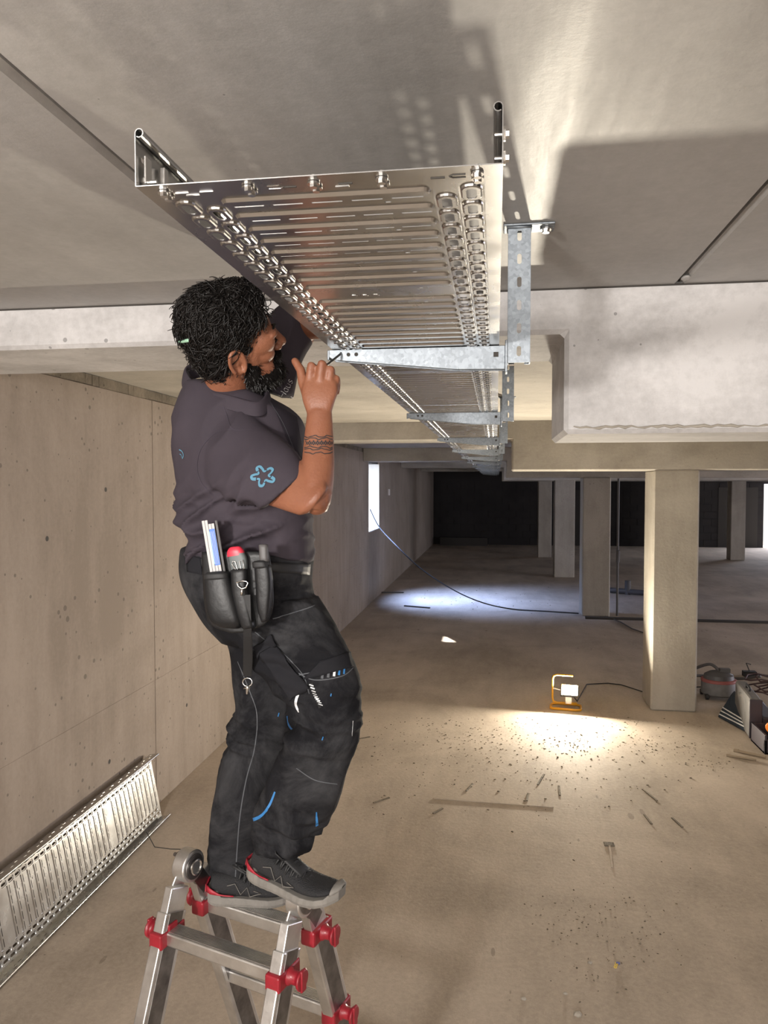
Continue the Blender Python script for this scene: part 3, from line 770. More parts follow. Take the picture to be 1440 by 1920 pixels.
# hollow of the placket side (front of the chest under the chin)
me = remesh(sh, .0062, 2)
def shirt_folds(c):
    p = c - CAM; z = c.z
    low = max(0, min(1, (2.22-z)/.12))
    d = .0035*fbm((c.x*5, c.y*5, c.z*5), 1.6)
    sw = fbm((c.x*3+c.z*3, c.y*3, c.z*13-c.x*8), 1.5); s2 = fbm((c.x*6-c.z*5, c.y*5, c.z*20+c.x*5), 1.3)
    d += low*(.028*(1-min(1, abs(sw)*3.4)**.6*1.5)+.007*(1-abs(s2)*3))
    # long diagonal drape on the back and sleeve
    dg = fbm((c.x*9-c.z*4, c.y*4, c.z*4+c.x*3), 1.2); d += .0065*(1-low)*(1-abs(dg)*3)
    return (d-.004*low)*max(.12, min(1, (-.52-c.x)/.06))
displace(me, shirt_folds)
shirt = link('polo_shirt', me, M_shirt, person, smooth=True)
B_shirt = bvh(me)
# collar standing round the neck
def collar():
    mb = MB(); n = 40; rs = [[], [], [], []]
    pts = []
    key = [(349, 700, 1.95), (352, 722, 1.885), (378, 742, 1.835), (430, 756, 1.805), (478, 768, 1.80), (500, 757, 1.85), (500, 735, 1.93), (470, 712, 1.99), (395, 690, 2.01)]
    kp = [np.array(list(at(*k))) for k in key]
    loop = kp+[kp[0]]
    c = catmull(kp[-1:]+loop+kp[1:2], 6)[6:-6]
    P = [Vector(q) for q in c]; cen = sum(P, Vector())/len(P); cen.z = 0
    for p in P[:-1]:
        o = (p-Vector((cen.x, cen.y, p.z))).normalized()
        inn = p-o*.010+Z*.018
        top = p-o*.002+Z*.024
        out = p+o*.008+Z*.004
        low = p+o*.009-Z*.020
        rs[0].append(inn-Z*.045); rs[1].append(inn); rs[2].append(top+o*.002); rs[3].append(low)
    n = len(rs[0]); vs = [p for r in rs for p in r]; fs = []
    for i in range(3):
        for k in range(n): l = (k+1) % n; fs.append((i*n+k, i*n+l, (i+1)*n+l, (i+1)*n+k))
    mb.add(vs, fs); return mb
co = collar().build('collar', M_shirt, person, smooth=True, solid=.004)
m = co.modifiers.new('sub', 'SUBSURF'); m.levels = 2; m.render_levels = 2

tr = MB()
px_loft(tr, [(349, 1030, 585, 1045, 1.965, .150), (349, 1075, 580, 1085, 1.97, .160), (362, 1120, 582, 1115, 1.97, .165), (392, 1165, 590, 1145, 1.98, .155), (425, 1205, 590, 1175, 1.99, .13)], n=40, endcap=.2)
# near (right) leg
px_loft(tr, [(430, 1165, 592, 1120, 1.95, .12), (455, 1215, 620, 1160, 1.93, .105), (500, 1270, 652, 1222, 1.915, .095), (545, 1325, 672, 1280, 1.905, .088), (553, 1362, 673, 1320, 1.90, .082),
             (538, 1400, 666, 1385, 1.90, .080), (512, 1450, 652, 1440, 1.91, .078), (486, 1500, 634, 1500, 1.92, .074), (470, 1545, 610, 1545, 1.93, .068), (473, 1580, 584, 1580, 1.94, .062), (480, 1606, 580, 1592, 1.94, .058)], n=36, endcap=.08)
# far (left) leg
px_loft(tr, [(400, 1150, 520, 1170, 2.03, .11), (436, 1220, 540, 1230, 2.07, .10), (443, 1290, 550, 1290, 2.09, .09), (447, 1345, 552, 1345, 2.10, .085), (432, 1380, 545, 1380, 2.11, .08),
             (416, 1440, 524, 1440, 2.12, .076), (402, 1520, 498, 1520, 2.12, .070), (397, 1600, 474, 1600, 2.13, .066), (395, 1660, 470, 1662, 2.13, .064), (397, 1692, 466, 1684, 2.13, .06)], n=32, endcap=.06)
me = remesh(tr, .0062, 2)
def g(c, p, r): 
    d = (c-p).length/r; return math.exp(-d*d)
KN = [(at(615, 1340, 1.86), .10, .008), (at(560, 1360, 1.85), .08, .016), (at(540, 1575, 1.88), .09, .018), (at(440, 1370, 2.05), .08, .016), (at(540, 1130, 1.85), .10, .012), (at(430, 1640, 2.07), .08, .012), (at(520, 1220, 1.84), .09, .012)]
def tr_folds(c):
    d = .007*fbm((c.x, c.y, c.z), 9)
    w = fbm((c.x*4+c.z*3, c.y*4, c.z*20+c.x*5), 1.4); w2 = fbm((c.x*10, c.y*6, c.z*14-c.x*9), 1.3)
    for p, r, a in KN:
        k = g(c, p, r); 
        if k > .02: d += k*a*((1-abs(w)*3)*1.0+(w2)*1.0)
    v = fbm((c.x*12, c.y*8, c.z*2.2), 1.2); d += .005*(1-abs(v)*3)*(1 if c.z < 1.6 else .3)
    return d
displace(me, tr_folds)
trous = link('work_trousers', me, M_trous, person, smooth=True)
B_tr = bvh(me)
# dusty wear on the trousers (a pattern that belongs to the cloth)
nt = M_trous.node_tree; N = nt.nodes; Lk = nt.links; b = N['Principled BSDF']; tc = N.new('ShaderNodeTexCoord')
n1 = N.new('ShaderNodeTexNoise'); n1.inputs['Scale'].default_value = 5; n1.inputs['Detail'].default_value = 9; n1.inputs['Roughness'].default_value = .7; n1.inputs['Distortion'].default_value = .8
sx = N.new('ShaderNodeSeparateXYZ'); Lk.new(tc.outputs['Object'], sx.inputs[0]); Lk.new(tc.outputs['Object'], n1.inputs['Vector'])
r = N.new('ShaderNodeValToRGB'); r.color_ramp.elements[0].position = .42; r.color_ramp.elements[0].color = (.011, .011, .013, 1); r.color_ramp.elements[1].position = .78; r.color_ramp.elements[1].color = (.11, .11, .115, 1)
Lk.new(n1.outputs[0], r.inputs[0])
mr = N.new('ShaderNodeMapRange'); mr.inputs[1].default_value = -.45+.0; mr.inputs[2].default_value = -.8; Lk.new(sx.outputs[2], mr.inputs[0])
mx = N.new('ShaderNodeMix'); mx.data_type = 'RGBA'; mx.inputs[6].default_value = (.012, .012, .014, 1); Lk.new(r.outputs[0], mx.inputs[7]); Lk.new(mx.outputs[2], b.inputs['Base Color'])
TR_RANGE = mr

# ---- ribbons laid on a surface
def onto(tree, x, y, lift=.0012):
    d = cam_ray(x, y).normalized(); h = tree.ray_cast(CAM, d)
    if h[0] is None: return None
    n = h[1];  n = -n if n.dot(d) > 0 else n
    return h[0]+n*lift, n
def ribbon(mb, tree, pts, w, lift=.0012, step=3, closed=False, w1=None):
    P = [np.array(p, float) for p in pts]
    if closed: P = P+[P[0]]
    C = catmull(P, 8) if len(P) > 2 else [P[0], P[1]]
    # resample
    S = [C[0]]
    for a, b_ in zip(C[:-1], C[1:]):
        L_ = np.linalg.norm(b_-a); k = max(1, int(L_/step))
        for i in range(1, k+1): S.append(a+(b_-a)*i/k)
    L0 = []; m = len(S)
    for i, p in enumerate(S):
        h = onto(tree, p[0], p[1], lift)
        if h is None: L0.append(None); continue
        t = S[min(i+1, m-1)]-S[max(i-1, 0)]; n_ = np.array((-t[1], t[0])); n_ = n_/(np.linalg.norm(n_)+1e-9)
        ww = w if w1 is None else w+(w1-w)*i/(m-1)
        depth = (h[0]-CAM).length; e = Vector(onto_dir(n_))*(ww/2*depth/FPX); e = e-h[1]*e.dot(h[1])
        L0.append((h[0]-e, h[0]+e, h[0]))
    runs = [[]]
    for q in L0:
        if q is None or (runs[-1] and (q[2]-runs[-1][-1][2]).length > .03): runs.append([])
        if q is not None: runs[-1].append(q)
    best = max(runs, key=len)
    if len(best) > 1:
        mb.add([v for q in best for v in q[:2]], [(2*i, 2*i+1, 2*i+3, 2*i+2) for i in range(len(best)-1)])
    return mb
def patch(mb, tree, c4, nx, ny, lift):
    """four-cornered piece of cloth laid on a surface, corners given in order round it"""
    c4 = [np.array(c, float) for c in c4]; g_ = []; lastn = None
    for j in range(ny+1):
        for i in range(nx+1):
            u, v = i/nx, j/ny; p = (c4[0]*(1-u)+c4[1]*u)*(1-v)+(c4[3]*(1-u)+c4[2]*u)*v
            h = onto(tree, p[0], p[1], lift); g_.append(h[0] if h else None)
    idx = {}; vs = []
    for k, q in enumerate(g_):
        if q is not None: idx[k] = len(vs); vs.append(q)
    fs = []
    for j in range(ny):
        for i in range(nx):
            k = j*(nx+1)+i; q = (k, k+1, k+nx+2, k+nx+1)
            if all(t in idx for t in q) and max((g_[a]-g_[b]).length for a in q for b in q) < .05: fs.append(tuple(idx[t] for t in q))
    # keep the largest connected piece
    par = list(range(len(vs)))
    def fd(a):
        while par[a] != a: a = par[a]
        return a
    for f in fs:
        for t in f[1:]: par[fd(t)] = fd(f[0])
    if fs:
        cnt = {}
        for f in fs: cnt[fd(f[0])] = cnt.get(fd(f[0]), 0)+1
        m = max(cnt, key=cnt.get); fs = [f for f in fs if fd(f[0]) == m]
        used = sorted({t for f in fs for t in f}); rm = {t: i for i, t in enumerate(used)}; vs = [vs[t] for t in used]; fs = [tuple(rm[t] for t in f) for f in fs]
    return mb.add(vs, fs)
def strokes(name, m, tree, lst, w, lift=.0014, step=3, parent=None):
    for P in lst:
        mb = MB(); ribbon(mb, tree, P, w, lift, step)
        if mb.f: mb.build(name, m, parent or person)
def onto_dir(n):
    o = cam_ray(720+n[0], 960+n[1])-cam_ray(720, 960); return o.normalized()
# seams and trims of the shirt
M_sseam = mat('shirt_seam_thread', (.045, .036, .05), .9)
strokes('shirt_seam', M_sseam, B_shirt, [[(437, 805), (405, 812), (378, 840), (370, 875), (378, 905), (400, 930)], [(500, 944), (530, 925), (556, 902), (568, 886)], [(418, 762), (425, 778), (437, 805), (470, 806), (500, 806)], [(352, 1036), (400, 1043), (480, 1048), (560, 1054), (582, 1056)]], 1.5)
mb = patch(MB(), B_shirt, [(508, 752), (556, 782), (572, 872), (552, 858)], 8, 16, .0012); mb.build('black_side_panel', M_shirt2, person, smooth=True)
strokes('panel_piping', M_seam, B_shirt, [[(504, 752), (528, 790), (546, 832), (556, 862)]], 1.3, .0018)
# ring emblem on the sleeve: five wavy hooks round a star gap
mb = MB(); cx, cy = 494.5, 893
for k in range(5):
    a0 = math.radians(72*k-100)
    P = []
    for t, rr in ((-.60, 15), (-.42, 21), (-.15, 21.5), (.08, 15), (.25, 10.5), (.50, 10.5), (.62, 13.5)):
        a = a0+t; P.append((cx+rr*1.02*math.cos(a), cy+rr*.86*math.sin(a)))
    ribbon(mb, B_shirt, P, 6.2, .0022, 2, w1=3.2)
mb.build('sleeve_emblem', M_lblue, person)
mb = MB()
ribbon(mb, B_shirt, [(337, 843), (342, 846), (345, 853), (343, 860)], 2.2, .002, 2); ribbon(mb, B_shirt, [(338, 851), (341, 853), (342, 858)], 1.6, .002, 2)
mb.build('back_print', M_lblue, person)
# chest lettering, laid on the cloth as strokes
GL = {'H': [[(0,0),(0,1)],[(.55,0),(.55,1)],[(0,.5),(.55,.5)]], 'a': [[(.5,.62),(.25,.68),(.05,.45),(.05,.2),(.25,0),(.5,.15)],[(.5,.66),(.5,0)]],
      'u': [[(0,.66),(.03,.15),(.25,0),(.48,.15)],[(.5,.66),(.5,0)]], 's': [[(.42,.6),(.2,.68),(.03,.5),(.22,.34),(.42,.18),(.22,0),(0,.08)]],
      'E': [[(.5,1),(0,1),(0,0),(.5,0)],[(0,.5),(.42,.5)]], 'l': [[(0,0),(0,1)]], 'e': [[(.05,.35),(.48,.35),(.4,.62),(.2,.66),(.03,.4),(.08,.08),(.28,0),(.46,.1)]], 'k': [[(0,0),(0,1)],[(.4,.66),(0,.3)],[(.12,.38),(.42,0)]]}
def letters(mb, tree, s, org, ang, size, w, lift=.0022):
    x = 0; ca, sa = math.cos(ang), math.sin(ang)
    for ch in s:
        for st in GL[ch]:
            P = [(org[0]+(x+a)*size*ca+b*size*sa, org[1]-(-(x+a)*size*sa+b*size*ca)*1.0) for a, b in st]
            P = [(org[0]+(x+a)*size*ca - b*size*sa*-1*-1, org[1]-(x+a)*size*sa - b*size*ca) for a, b in st]
            ribbon(mb, tree, P, w, lift, 1.5)
        x += .78 if ch not in 'l' else .25
mb = MB(); letters(mb, B_shirt, 'Haus', (533, 745), math.radians(62), 12, 1.3); letters(mb, B_shirt, 'El', (547, 750), math.radians(62), 6, 1.2)
mb.build('chest_lettering', M_print, person)
# tattoo round the forearm
mb = MB()
for k, y in enumerate((818, 822, 838, 842, 849)):
    P = [(571+i*5.2, y+1.6*math.sin(i*1.3+k)+1.0*(i % 2)) for i in range(11)]; ribbon(mb, B_skin, P, 2.0, .0008, 2)
for i in range(7):
    ribbon(mb, B_skin, [(573+i*7.4, 826), (577+i*7.4, 833), (581+i*7.4, 826)], 2.0, .0008, 2); ribbon(mb, B_skin, [(573+i*7.4, 835), (577+i*7.4, 829), (581+i*7.4, 835)], 1.6, .0008, 2)
mb.build('forearm_tattoo', M_ink, person)

# trousers: seams, piping, patches
strokes('trouser_seam', M_seam, B_tr, [[(446, 1240), (470, 1300), (482, 1340), (478, 1400), (462, 1460), (450, 1530), (444, 1600), (440, 1668)], [(640, 1240), (600, 1256), (560, 1266)], [(512, 1160), (560, 1146), (590, 1135)],
          [(556, 1440), (590, 1462), (632, 1470)], [(560, 1262), (590, 1275), (640, 1268), (662, 1252)], [(478, 1185), (530, 1225), (566, 1262), (580, 1300)]], 1.8)
mb = MB(); ribbon(mb, B_tr, [(537, 1342), (539, 1356), (545, 1366), (553, 1372), (556, 1384)], 6, .002, 2, w1=1.6); mb.build('blue_piping', M_blue, person)
mb = MB(); ribbon(mb, B_tr, [(516, 1484), (506, 1508), (492, 1528), (472, 1538)], 3, .002, 2, w1=6); mb.build('blue_piping', M_blue, person)
mb = MB(); ribbon(mb, B_tr, [(593, 1522), (594, 1548)], 2, .002, 2, w1=6); mb.build('blue_piping', M_blue, person)
strokes('blue_piping', M_blue, B_tr, [[(606, 1380), (604, 1388)], [(621, 1300), (620, 1305)], [(523, 1336), (521, 1343)]], 2, .002, 2)
strokes('pocket_tab', M_refl, B_tr, [[(559, 1302), (555, 1318), (561, 1334)]], 5, .003, 2); strokes('pocket_tab', M_refl, B_tr, [[(661, 1352), (659, 1380)]], 1.6, .002, 2)
mb = MB(); ribbon(mb, B_tr, [(583, 1282), (590, 1300), (600, 1328)], 5.5, .0022, 2); mb.build('zip_cord', M_black, person)
for i in range(9): strokes('cord_stripe', M_refl, B_tr, [[(580+i*2.1, 1284+i*4.6), (588+i*2.1, 1287+i*4.6)]], 2.3, .0032, 2)
for i, (x, m_) in enumerate(((604, M_seam), (615, M_seam), (626, M_refl), (635, M_blue), (644, M_blue))):
    mb = MB(); ribbon(mb, B_tr, [(x, 1272-i*2), (x+1, 1261-i*2)], 4.6, .002, 2); mb.build('knee_tab', m_, person)
patch(MB(), B_tr, [(478, 1214), (506, 1196), (580, 1290), (545, 1312)], 10, 20, .005).build('thigh_pocket', M_trous2, person, solid=.003, smooth=True)
patch(MB(), B_tr, [(474, 1212), (508, 1190), (520, 1206), (486, 1230)], 8, 5, .009).build('pocket_flap', M_trous2, person, solid=.003, smooth=True)
patch(MB(), B_tr, [(600, 1240), (655, 1222), (662, 1250), (566, 1276)], 12, 6, .003).build('knee_yoke', M_trous2, person, solid=.002, smooth=True)
patch(MB(), B_tr, [(352, 1040), (378, 1046), (382, 1078), (354, 1072)], 6, 6, .005).build('back_pocket_flap', M_trous2, person, solid=.003, smooth=True)
patch(MB(), B_tr, [(352, 1044), (580, 1058), (578, 1078), (352, 1060)], 40, 3, .003).build('belt', M_black, person, solid=.003, smooth=True)

# ---- shoes
def shoe(heel, toe, up_hint, wid, name):
    root_mb = MB(); Lx = (toe-heel); L = Lx.length; x = Lx.normalized(); side = x.cross(up_hint).normalized(); up = side.cross(x).normalized()
    def W(a, s, h): return heel + x*a*L + side*s + up*h
    st = [(0, .030, .078, .0), (.05, .036, .085, .0), (.18, .040, .09, 0), (.34, .040, .086, 0), (.5, .045, .072, 0), (.66, .050, .058, 0), (.8, .050, .048, 0), (.92, .040, .040, 0), (1.0, .018, .030, 0)]
    def bot(a): return .034*max(0, (a-.60)/.40)**2 + .010*max(0, (.10-a)/.1)**2
    def solez(a): return .030-.008*a if a < .9 else .030
    n = 20; rs = []
    for a, w, h, _ in st:
        b0 = bot(a)+.018; r = []
        for k in range(n):
            th = 2*math.pi*k/n; c, s_ = math.cos(th), math.sin(th)
            r.append(W(a*.96+.02, w*.92*wid*(abs(c)**.8)*(1 if c > 0 else -1), b0+(h-.018)*(.5+.5*s_) if s_ > 0 else b0+(h-.018)*(.5+.5*s_)))
        rs.append(r)
    up_ = MB().rings(rs).build(name, M_shoe, person, smooth=True)
    m = up_.modifiers.new('s', 'SUBSURF'); m.levels = 1; m.render_levels = 2
    # sole with grooved side
    rs = []; K = 26
    for i in range(K+1):
        a = i/K; q = np.interp(a, [s[0] for s in st], [s[1] for s in st]); w = max(.012, q)*1.06*wid*(1.0 if i % 2 else .975)
        b0 = bot(a); t0_ = b0+solez(a)+(.016 if a < .12 else 0)
        rs.append([W(a, -w*.92, b0), W(a, w*.92, b0), W(a, w, b0+.010), W(a, w*.97, t0_), W(a, -w*.97, t0_), W(a, -w, b0+.010)])
    MB().rings(rs).build('sole', M_sole, up_, bevel=.002)
    # toe bumper
    rs = []
    for a, w in ((.935, .038), (.965, .030), (.99, .022), (1.01, .010)):
        rs.append([W(a, w*wid*math.cos(t*math.pi/8), .028+bot(a)+.020*math.sin(t*math.pi/8)*(1.05-a)*8) for t in range(9)])
    MB().rings(rs, cap=False).build('toe_cap', M_sole, up_, smooth=True, solid=.003)
    # red heel counter (camera side is -side or +side)
    for sd in (1, -1):
        mb = MB(); vs = []
        for i in range(7):
            a = -.012+.05*i; w = (np.interp(max(a, 0), [s[0] for s in st], [s[1] for s in st])+.0035)*wid
            hi = .062-.007*i; lo = .040-.001*i
            vs += [W(a, sd*w*(.75 if i == 0 else 1), lo), W(a, sd*w*(.75 if i == 0 else 1), max(hi, lo+.003))]
        mb.add(vs, [(2*i, 2*i+2, 2*i+3, 2*i+1) for i in range(6)]); mb.build('heel_trim', M_shoered, up_, solid=.004, smooth=True)
    mb = MB(); w0 = W(-.012, .027*wid, .040); mb.add([W(-.02, .026*wid, .040), W(-.02, -.026*wid, .040), W(-.014, -.024*wid, .060), W(-.014, .024*wid, .060)], [(0, 1, 2, 3)]); mb.build('heel_tab', M_shoered, up_, solid=.005)
    # tongue, laces, side pattern
    MB().rings([[W(a, .024*math.cos(t*math.pi/5), h+.008*math.sin(t*math.pi/5)) for t in range(10)] for a, h in ((.26, .112), (.36, .096), (.5, .076), (.60, .064))]).build('tongue', M_black, up_, smooth=True)
    mb = MB()
    for i in range(6):
        a = .34+.055*i; h = .099-.0085*i
        mb.tube([W(a, -.036, h-.018), W(a+.02, -.018, h-.001), W(a+.035, .0, h+.004), W(a+.05, .018, h-.005), W(a+.055, .036, h-.022)], .0028, 6)
        mb.tube([W(a, .036, h-.018), W(a+.02, .018, h-.001), W(a+.035, .0, h+.005), W(a+.05, -.018, h-.005), W(a+.055, -.036, h-.022)], .0028, 6)
    for s_ in (1, -1):
        lp = [W(.36, 0, .105), W(.30, .02*s_, .122), W(.36, .045*s_, .118), W(.42, .035*s_, .100), W(.37, 0, .104)]
        mb.tube(lp, .0024, 6)
    mb.build('laces', M_black, up_, smooth=True)
    for s_ in (1, -1):
        mb = MB()
        z_ = [(.22, .050, .066), (.30, .046, .070), (.36, .050, .040), (.43, .052, .062), (.46, .054, .036), (.58, .055, .046), (.50, .053, .052)]
        mb.tube([W(a, (w-.006)*s_*wid*.98, h) for a, w, h in z_], .0011, 5)
        mb.build('side_stitching', M_sole, up_, smooth=True)
    return up_
sR = shoe(at(474, 1640, 1.955), at(640, 1706, 1.865), Vector((-.12, 0, 1)), 1.0, 'shoe')
sL = shoe(Vector((-.835, 2.075, .966)), Vector((-.560, 2.115, .966)), Vector((0, 0, 1)), 1.0, 'shoe')

# ---- hair
hm = MB()
def hsh(c, r): hm.ell(hp(*c), (r[0]*HS, r[1]*HS, r[2]*HS), HM, 24, 16)
hsh((-.017, 0, .064), (.094, .083, .088)); hsh((-.038, 0, .008), (.056, .070, .072)); hsh((.024, 0, .112), (.058, .058, .040)); hsh((.040, .028, .088), (.036, .038, .034))
me = remesh(hm, .005, 2)
displace(me, lambda c: .006*fbm(c, 34)+.004*(1-3*abs(fbm((c.x, c.y*1.0, c.z), 55))))
hair = link('hair', me, M_cap, person, smooth=True)
rng = random.Random(11); mb = MB(); vs = [(v.co.copy(), v.normal.copy()) for v in me.vertices]
for i in range(4200):
    c, n = rng.choice(vs)
    d = c-HO; u_ = d.dot(hu)/HS; f_ = d.dot(hf)/HS
    if u_ < -.055 or f_ > .095: continue
    t = (-hu*.8-hf*.5+hr*rng.uniform(-.8, .8)+Vector((rng.uniform(-.6, .6), rng.uniform(-.6, .6), rng.uniform(-.6, .6)))); t = (t-n*t.dot(n)).normalized(); b_ = n.cross(t)
    Lh = rng.uniform(.020, .040); R = rng.uniform(.0015, .0045); ph = rng.uniform(0, 6.3); tw = rng.uniform(2, 5); pts = []; rad = []
    bend = rng.uniform(-.9, .9)
    for k in range(8):
        s_ = k/7; a = ph+tw*s_
        pts.append(c+t*(Lh*s_)+b_*(R*math.cos(a)+bend*Lh*s_*s_*.6)+n*(.0008+R*.6+R*.6*math.sin(a)-.0065*s_*s_)); rad.append(.0015*(1-.7*s_)+.0003)
    mb.tube(pts, rad, 4)
mb.build('hair_curls', M_hair, hair, smooth=True)
# loose curls over the forehead
mb = MB()
for i in range(46):
    c = hp(.070+rng.uniform(-.02, .022), rng.uniform(-.03, .05), .108+rng.uniform(-.03, .03)); R = rng.uniform(.006, .012); ax = Vector((rng.uniform(-1, 1), rng.uniform(-1, 1), rng.uniform(-1, 1))).normalized(); o_ = ax.orthogonal().normalized(); q_ = ax.cross(o_)
    mb.tube([c+o_*R*math.cos(a*.7)+q_*R*math.sin(a*.7)+ax*a*.0016 for a in range(11)], .0011, 4)
mb.build('loose_curls', M_hair, hair, smooth=True)
# ---- beard
hm = MB()
hsh((.052, 0, -.078), (.062, .062, .048)); hsh((.090, 0, -.092), (.034, .034, .034)); hsh((.104, 0, -.040), (.014, .032, .010)); hsh((.030, .052, -.050), (.022, .018, .036)); hsh((.030, -.052, -.050), (.022, .018, .036))
hsh((.020, .062, -.022), (.010, .008, .026)); hsh((.020, -.062, -.022), (.010, .008, .026))
me = remesh(hm, .004, 1); displace(me, lambda c: .003*fbm(c, 70)+.002*fbm(c, 150))
beard = link('beard', me, M_cap, person, smooth=True)
mb = MB(); vs = [(v.co.copy(), v.normal.copy()) for v in me.vertices]
for i in range(1500):
    c, n = rng.choice(vs); t = (n*.5-hu*.7+hf*.2+Vector((rng.uniform(-.5, .5), rng.uniform(-.5, .5), rng.uniform(-.5, .5)))).normalized(); L_ = rng.uniform(.006, .014)
    mb.tube([c-n*.001, c+t*L_*.5+n*.001, c+t*L_], [.0009, .0007, .0002], 3)
mb.build('beard_bristles', M_hair, beard)
mb = MB()
for s in (1, -1):
    mb.tube([hp(.098, .012*s, .040), hp(.103, .026*s, .047), hp(.092, .044*s, .043)], [.004, .0045, .002], 6)
mb.build('eyebrows', M_hair, person, smooth=True)
for s in (1, -1):
    mb = MB(); mb.ell(hp(.083, .030*s, .016), (.0118, .0118, .0118)); mb.build('eye', M_eye, person, smooth=True)
mb = MB(); mb.tube([hp(.1, .018, .012), hp(.104, .030, .009), hp(.094, .045, .012)], .002, 5); mb.build('eyelashes', M_hair, person, smooth=True)
rebase(person, (-.70, 2.03, 1.12))
TR_RANGE.inputs[1].default_value = .55; TR_RANGE.inputs[2].default_value = .25
# small pale green stick in the hair
h = BVHTree.FromPolygons([v.co for v in hair.data.vertices], [tuple(p.vertices) for p in hair.data.polygons])
q0 = onto(h, 340, 639, .004)[0]; q1 = onto(h, 357, 638, .004)[0]
tag(MB().capsule([q0, q1], [.0045, .0045], 8).build('green_stick', mat('pale_green', (.30, .50, .36), .7), smooth=True), 'small pale green stick in the black hair at the back of the head', 'plug')

# ---- hex key in the fist
mb = MB().tube([at(572, 704, 1.775), at(600, 692, 1.785), at(616, 682, 1.80), at(637, 665, 1.85)], .0030, 6)
mb.tube([at(637, 665, 1.85), at(641, 660, 1.872)], .0030, 6)
tag(mb.build('hex_key', M_steelkey, smooth='auto'), 'thin steel hex key held in the right fist against the bracket bolt', 'hex key')
# ---- tool pouch on the hip
def surf_pt(x, y, lift):
    h = onto(B_tr, x, y, lift)
    return h[0] if h else at(x, y, 1.78)
tp = empty('tool_pouch', surf_pt(445, 1180, 0))
tag(tp, 'black leather tool pouch hanging on the right hip with a dangling strap', 'tool pouch')
def pl(rings, name, m, dr, Y=None, parent=tp, **k):
    mb = MB(); px_loft(mb, [(a, b_, c, d, Y if Y else 1.775, dr*(e if True else 1)) for a, b_, c, d, e in rings], n=24, ex=3.2, endcap=.25); o = mb.build(name, m, parent, smooth=True, **k); return o
pl([(378, 1035, 505, 1035, 1), (380, 1090, 512, 1090, 1), (384, 1140, 512, 1140, 1), (395, 1172, 500, 1168, 1), (430, 1186, 470, 1184, 1)], 'back_plate', M_pouch, .008, 1.765)
pl([(384, 1080, 432, 1077, .9), (386, 1110, 440, 1105, 1.1), (390, 1145, 450, 1140, 1.2), (398, 1166, 455, 1166, 1.1), (410, 1174, 450, 1176, .8)], 'large_pocket', M_pouch, .026, 1.742)
pl([(385, 1078, 432, 1075, 1), (386, 1086, 433, 1083, 1)], 'pocket_rim', M_black, .029, 1.742)
pl([(434, 1070, 466, 1068, .9), (437, 1110, 468, 1105, 1), (446, 1150, 474, 1145, 1), (456, 1178, 478, 1175, .8)], 'middle_pocket', M_pouch, .022, 1.742)
pl([(478, 1062, 507, 1060, .9), (481, 1100, 511, 1095, 1), (484, 1140, 508, 1138, 1), (492, 1166, 504, 1160, .8)], 'narrow_pocket', M_pouch, .018, 1.745)
pl([(475, 1055, 503, 1053, 1), (476, 1064, 506, 1062, 1)], 'pocket_rim', M_black, .022, 1.745)
pl([(486, 1022, 502, 1022, .8), (488, 1052, 504, 1052, 1)], 'handle_loop', M_plast, .012, 1.745)
mb = MB(); mb.tube([at(x, y, 1.712) for x, y in ((444, 1092), (446, 1099), (453, 1104), (461, 1102), (465, 1093), (462, 1090), (455, 1089))], .0018, 6, loop=True)
mb.tube([at(454, 1104, 1.71), at(453, 1116, 1.712)], .0035, 8); mb.build('ring_clip', M_bolt, tp, smooth=True)
mb = MB(); px_loft(mb, [(452, 1116, 470, 1115, 1.722, .002), (456, 1180, 472, 1180, 1.735, .002), (456, 1230, 474, 1230, 1.80, .002), (456, 1268, 472, 1268, 1.85, .002)], n=12, ex=4, endcap=.05); mb.build('strap', M_black, tp)
mb = MB(); mb.tube([at(464+9*math.cos(a*math.pi/6), 1279+8*math.sin(a*math.pi/6), 1.86) for a in range(12)], .0017, 6, loop=True)
mb.capsule([at(464, 1288, 1.858), at(463, 1300, 1.858)], [.0045, .003], 8).tube([at(457, 1291, 1.856), at(468, 1289, 1.856)], .002, 6); mb.build('snap_hook', M_bolt, tp, smooth=True)
rebase(tp, tp.location)
# folding rule
fr = empty('folding_rule', at(410, 1078, 1.742))
tag(fr, 'white folding rule with blue print standing in the pouch', 'folding rule')
e0 = at(408, 1084, 1.742); e1 = at(390, 975, 1.742); ax = (e1-e0); L_ = ax.length; ax.normalize(); vw = (e0-CAM).normalized(); sx_ = ax.cross(vw).normalized(); vw = sx_.cross(ax)
if sx_.x < 0: sx_ = -sx_; 
for i in range(4):
    MB().obox((e0+e1)/2-sx_*.012+sx_*.0072*i + ax*(.0 if i < 2 else -.010), sx_*.0033, vw*.0075, ax*(L_/2)).build('rule_blade', M_tape, fr, bevel=.001)
MB().obox((e0+e1)/2+sx_*.0185-ax*.004, sx_*.003, vw*.009, ax*(L_/2)).build('rule_blade', M_plast, fr, bevel=.001)
fs = -1 if (vw.dot(CAM-e0) < 0) else 1
def fq(x0, x1, t0_, t1_, m, nm, lf=.0082): 
    c = e0+ax*L_*(t0_+t1_)/2+sx_*(x0+x1)/2+vw*fs*lf; MB().obox(c, sx_*abs(x1-x0)/2, vw*.0004, ax*L_*(t1_-t0_)/2).build(nm, m, fr)
fq(-.001, .0118, .22, .84, mat('blue_print', (.10, .22, .62), .5), 'blue_print')
fq(-.004, -.001, .25, .80, mat('pale_green_print', (.45, .75, .55), .5), 'green_print')
for i in range(3): fq(.001+.0035*i, .0016+.0035*i, .24, .8, M_white, 'print_line', .0088)
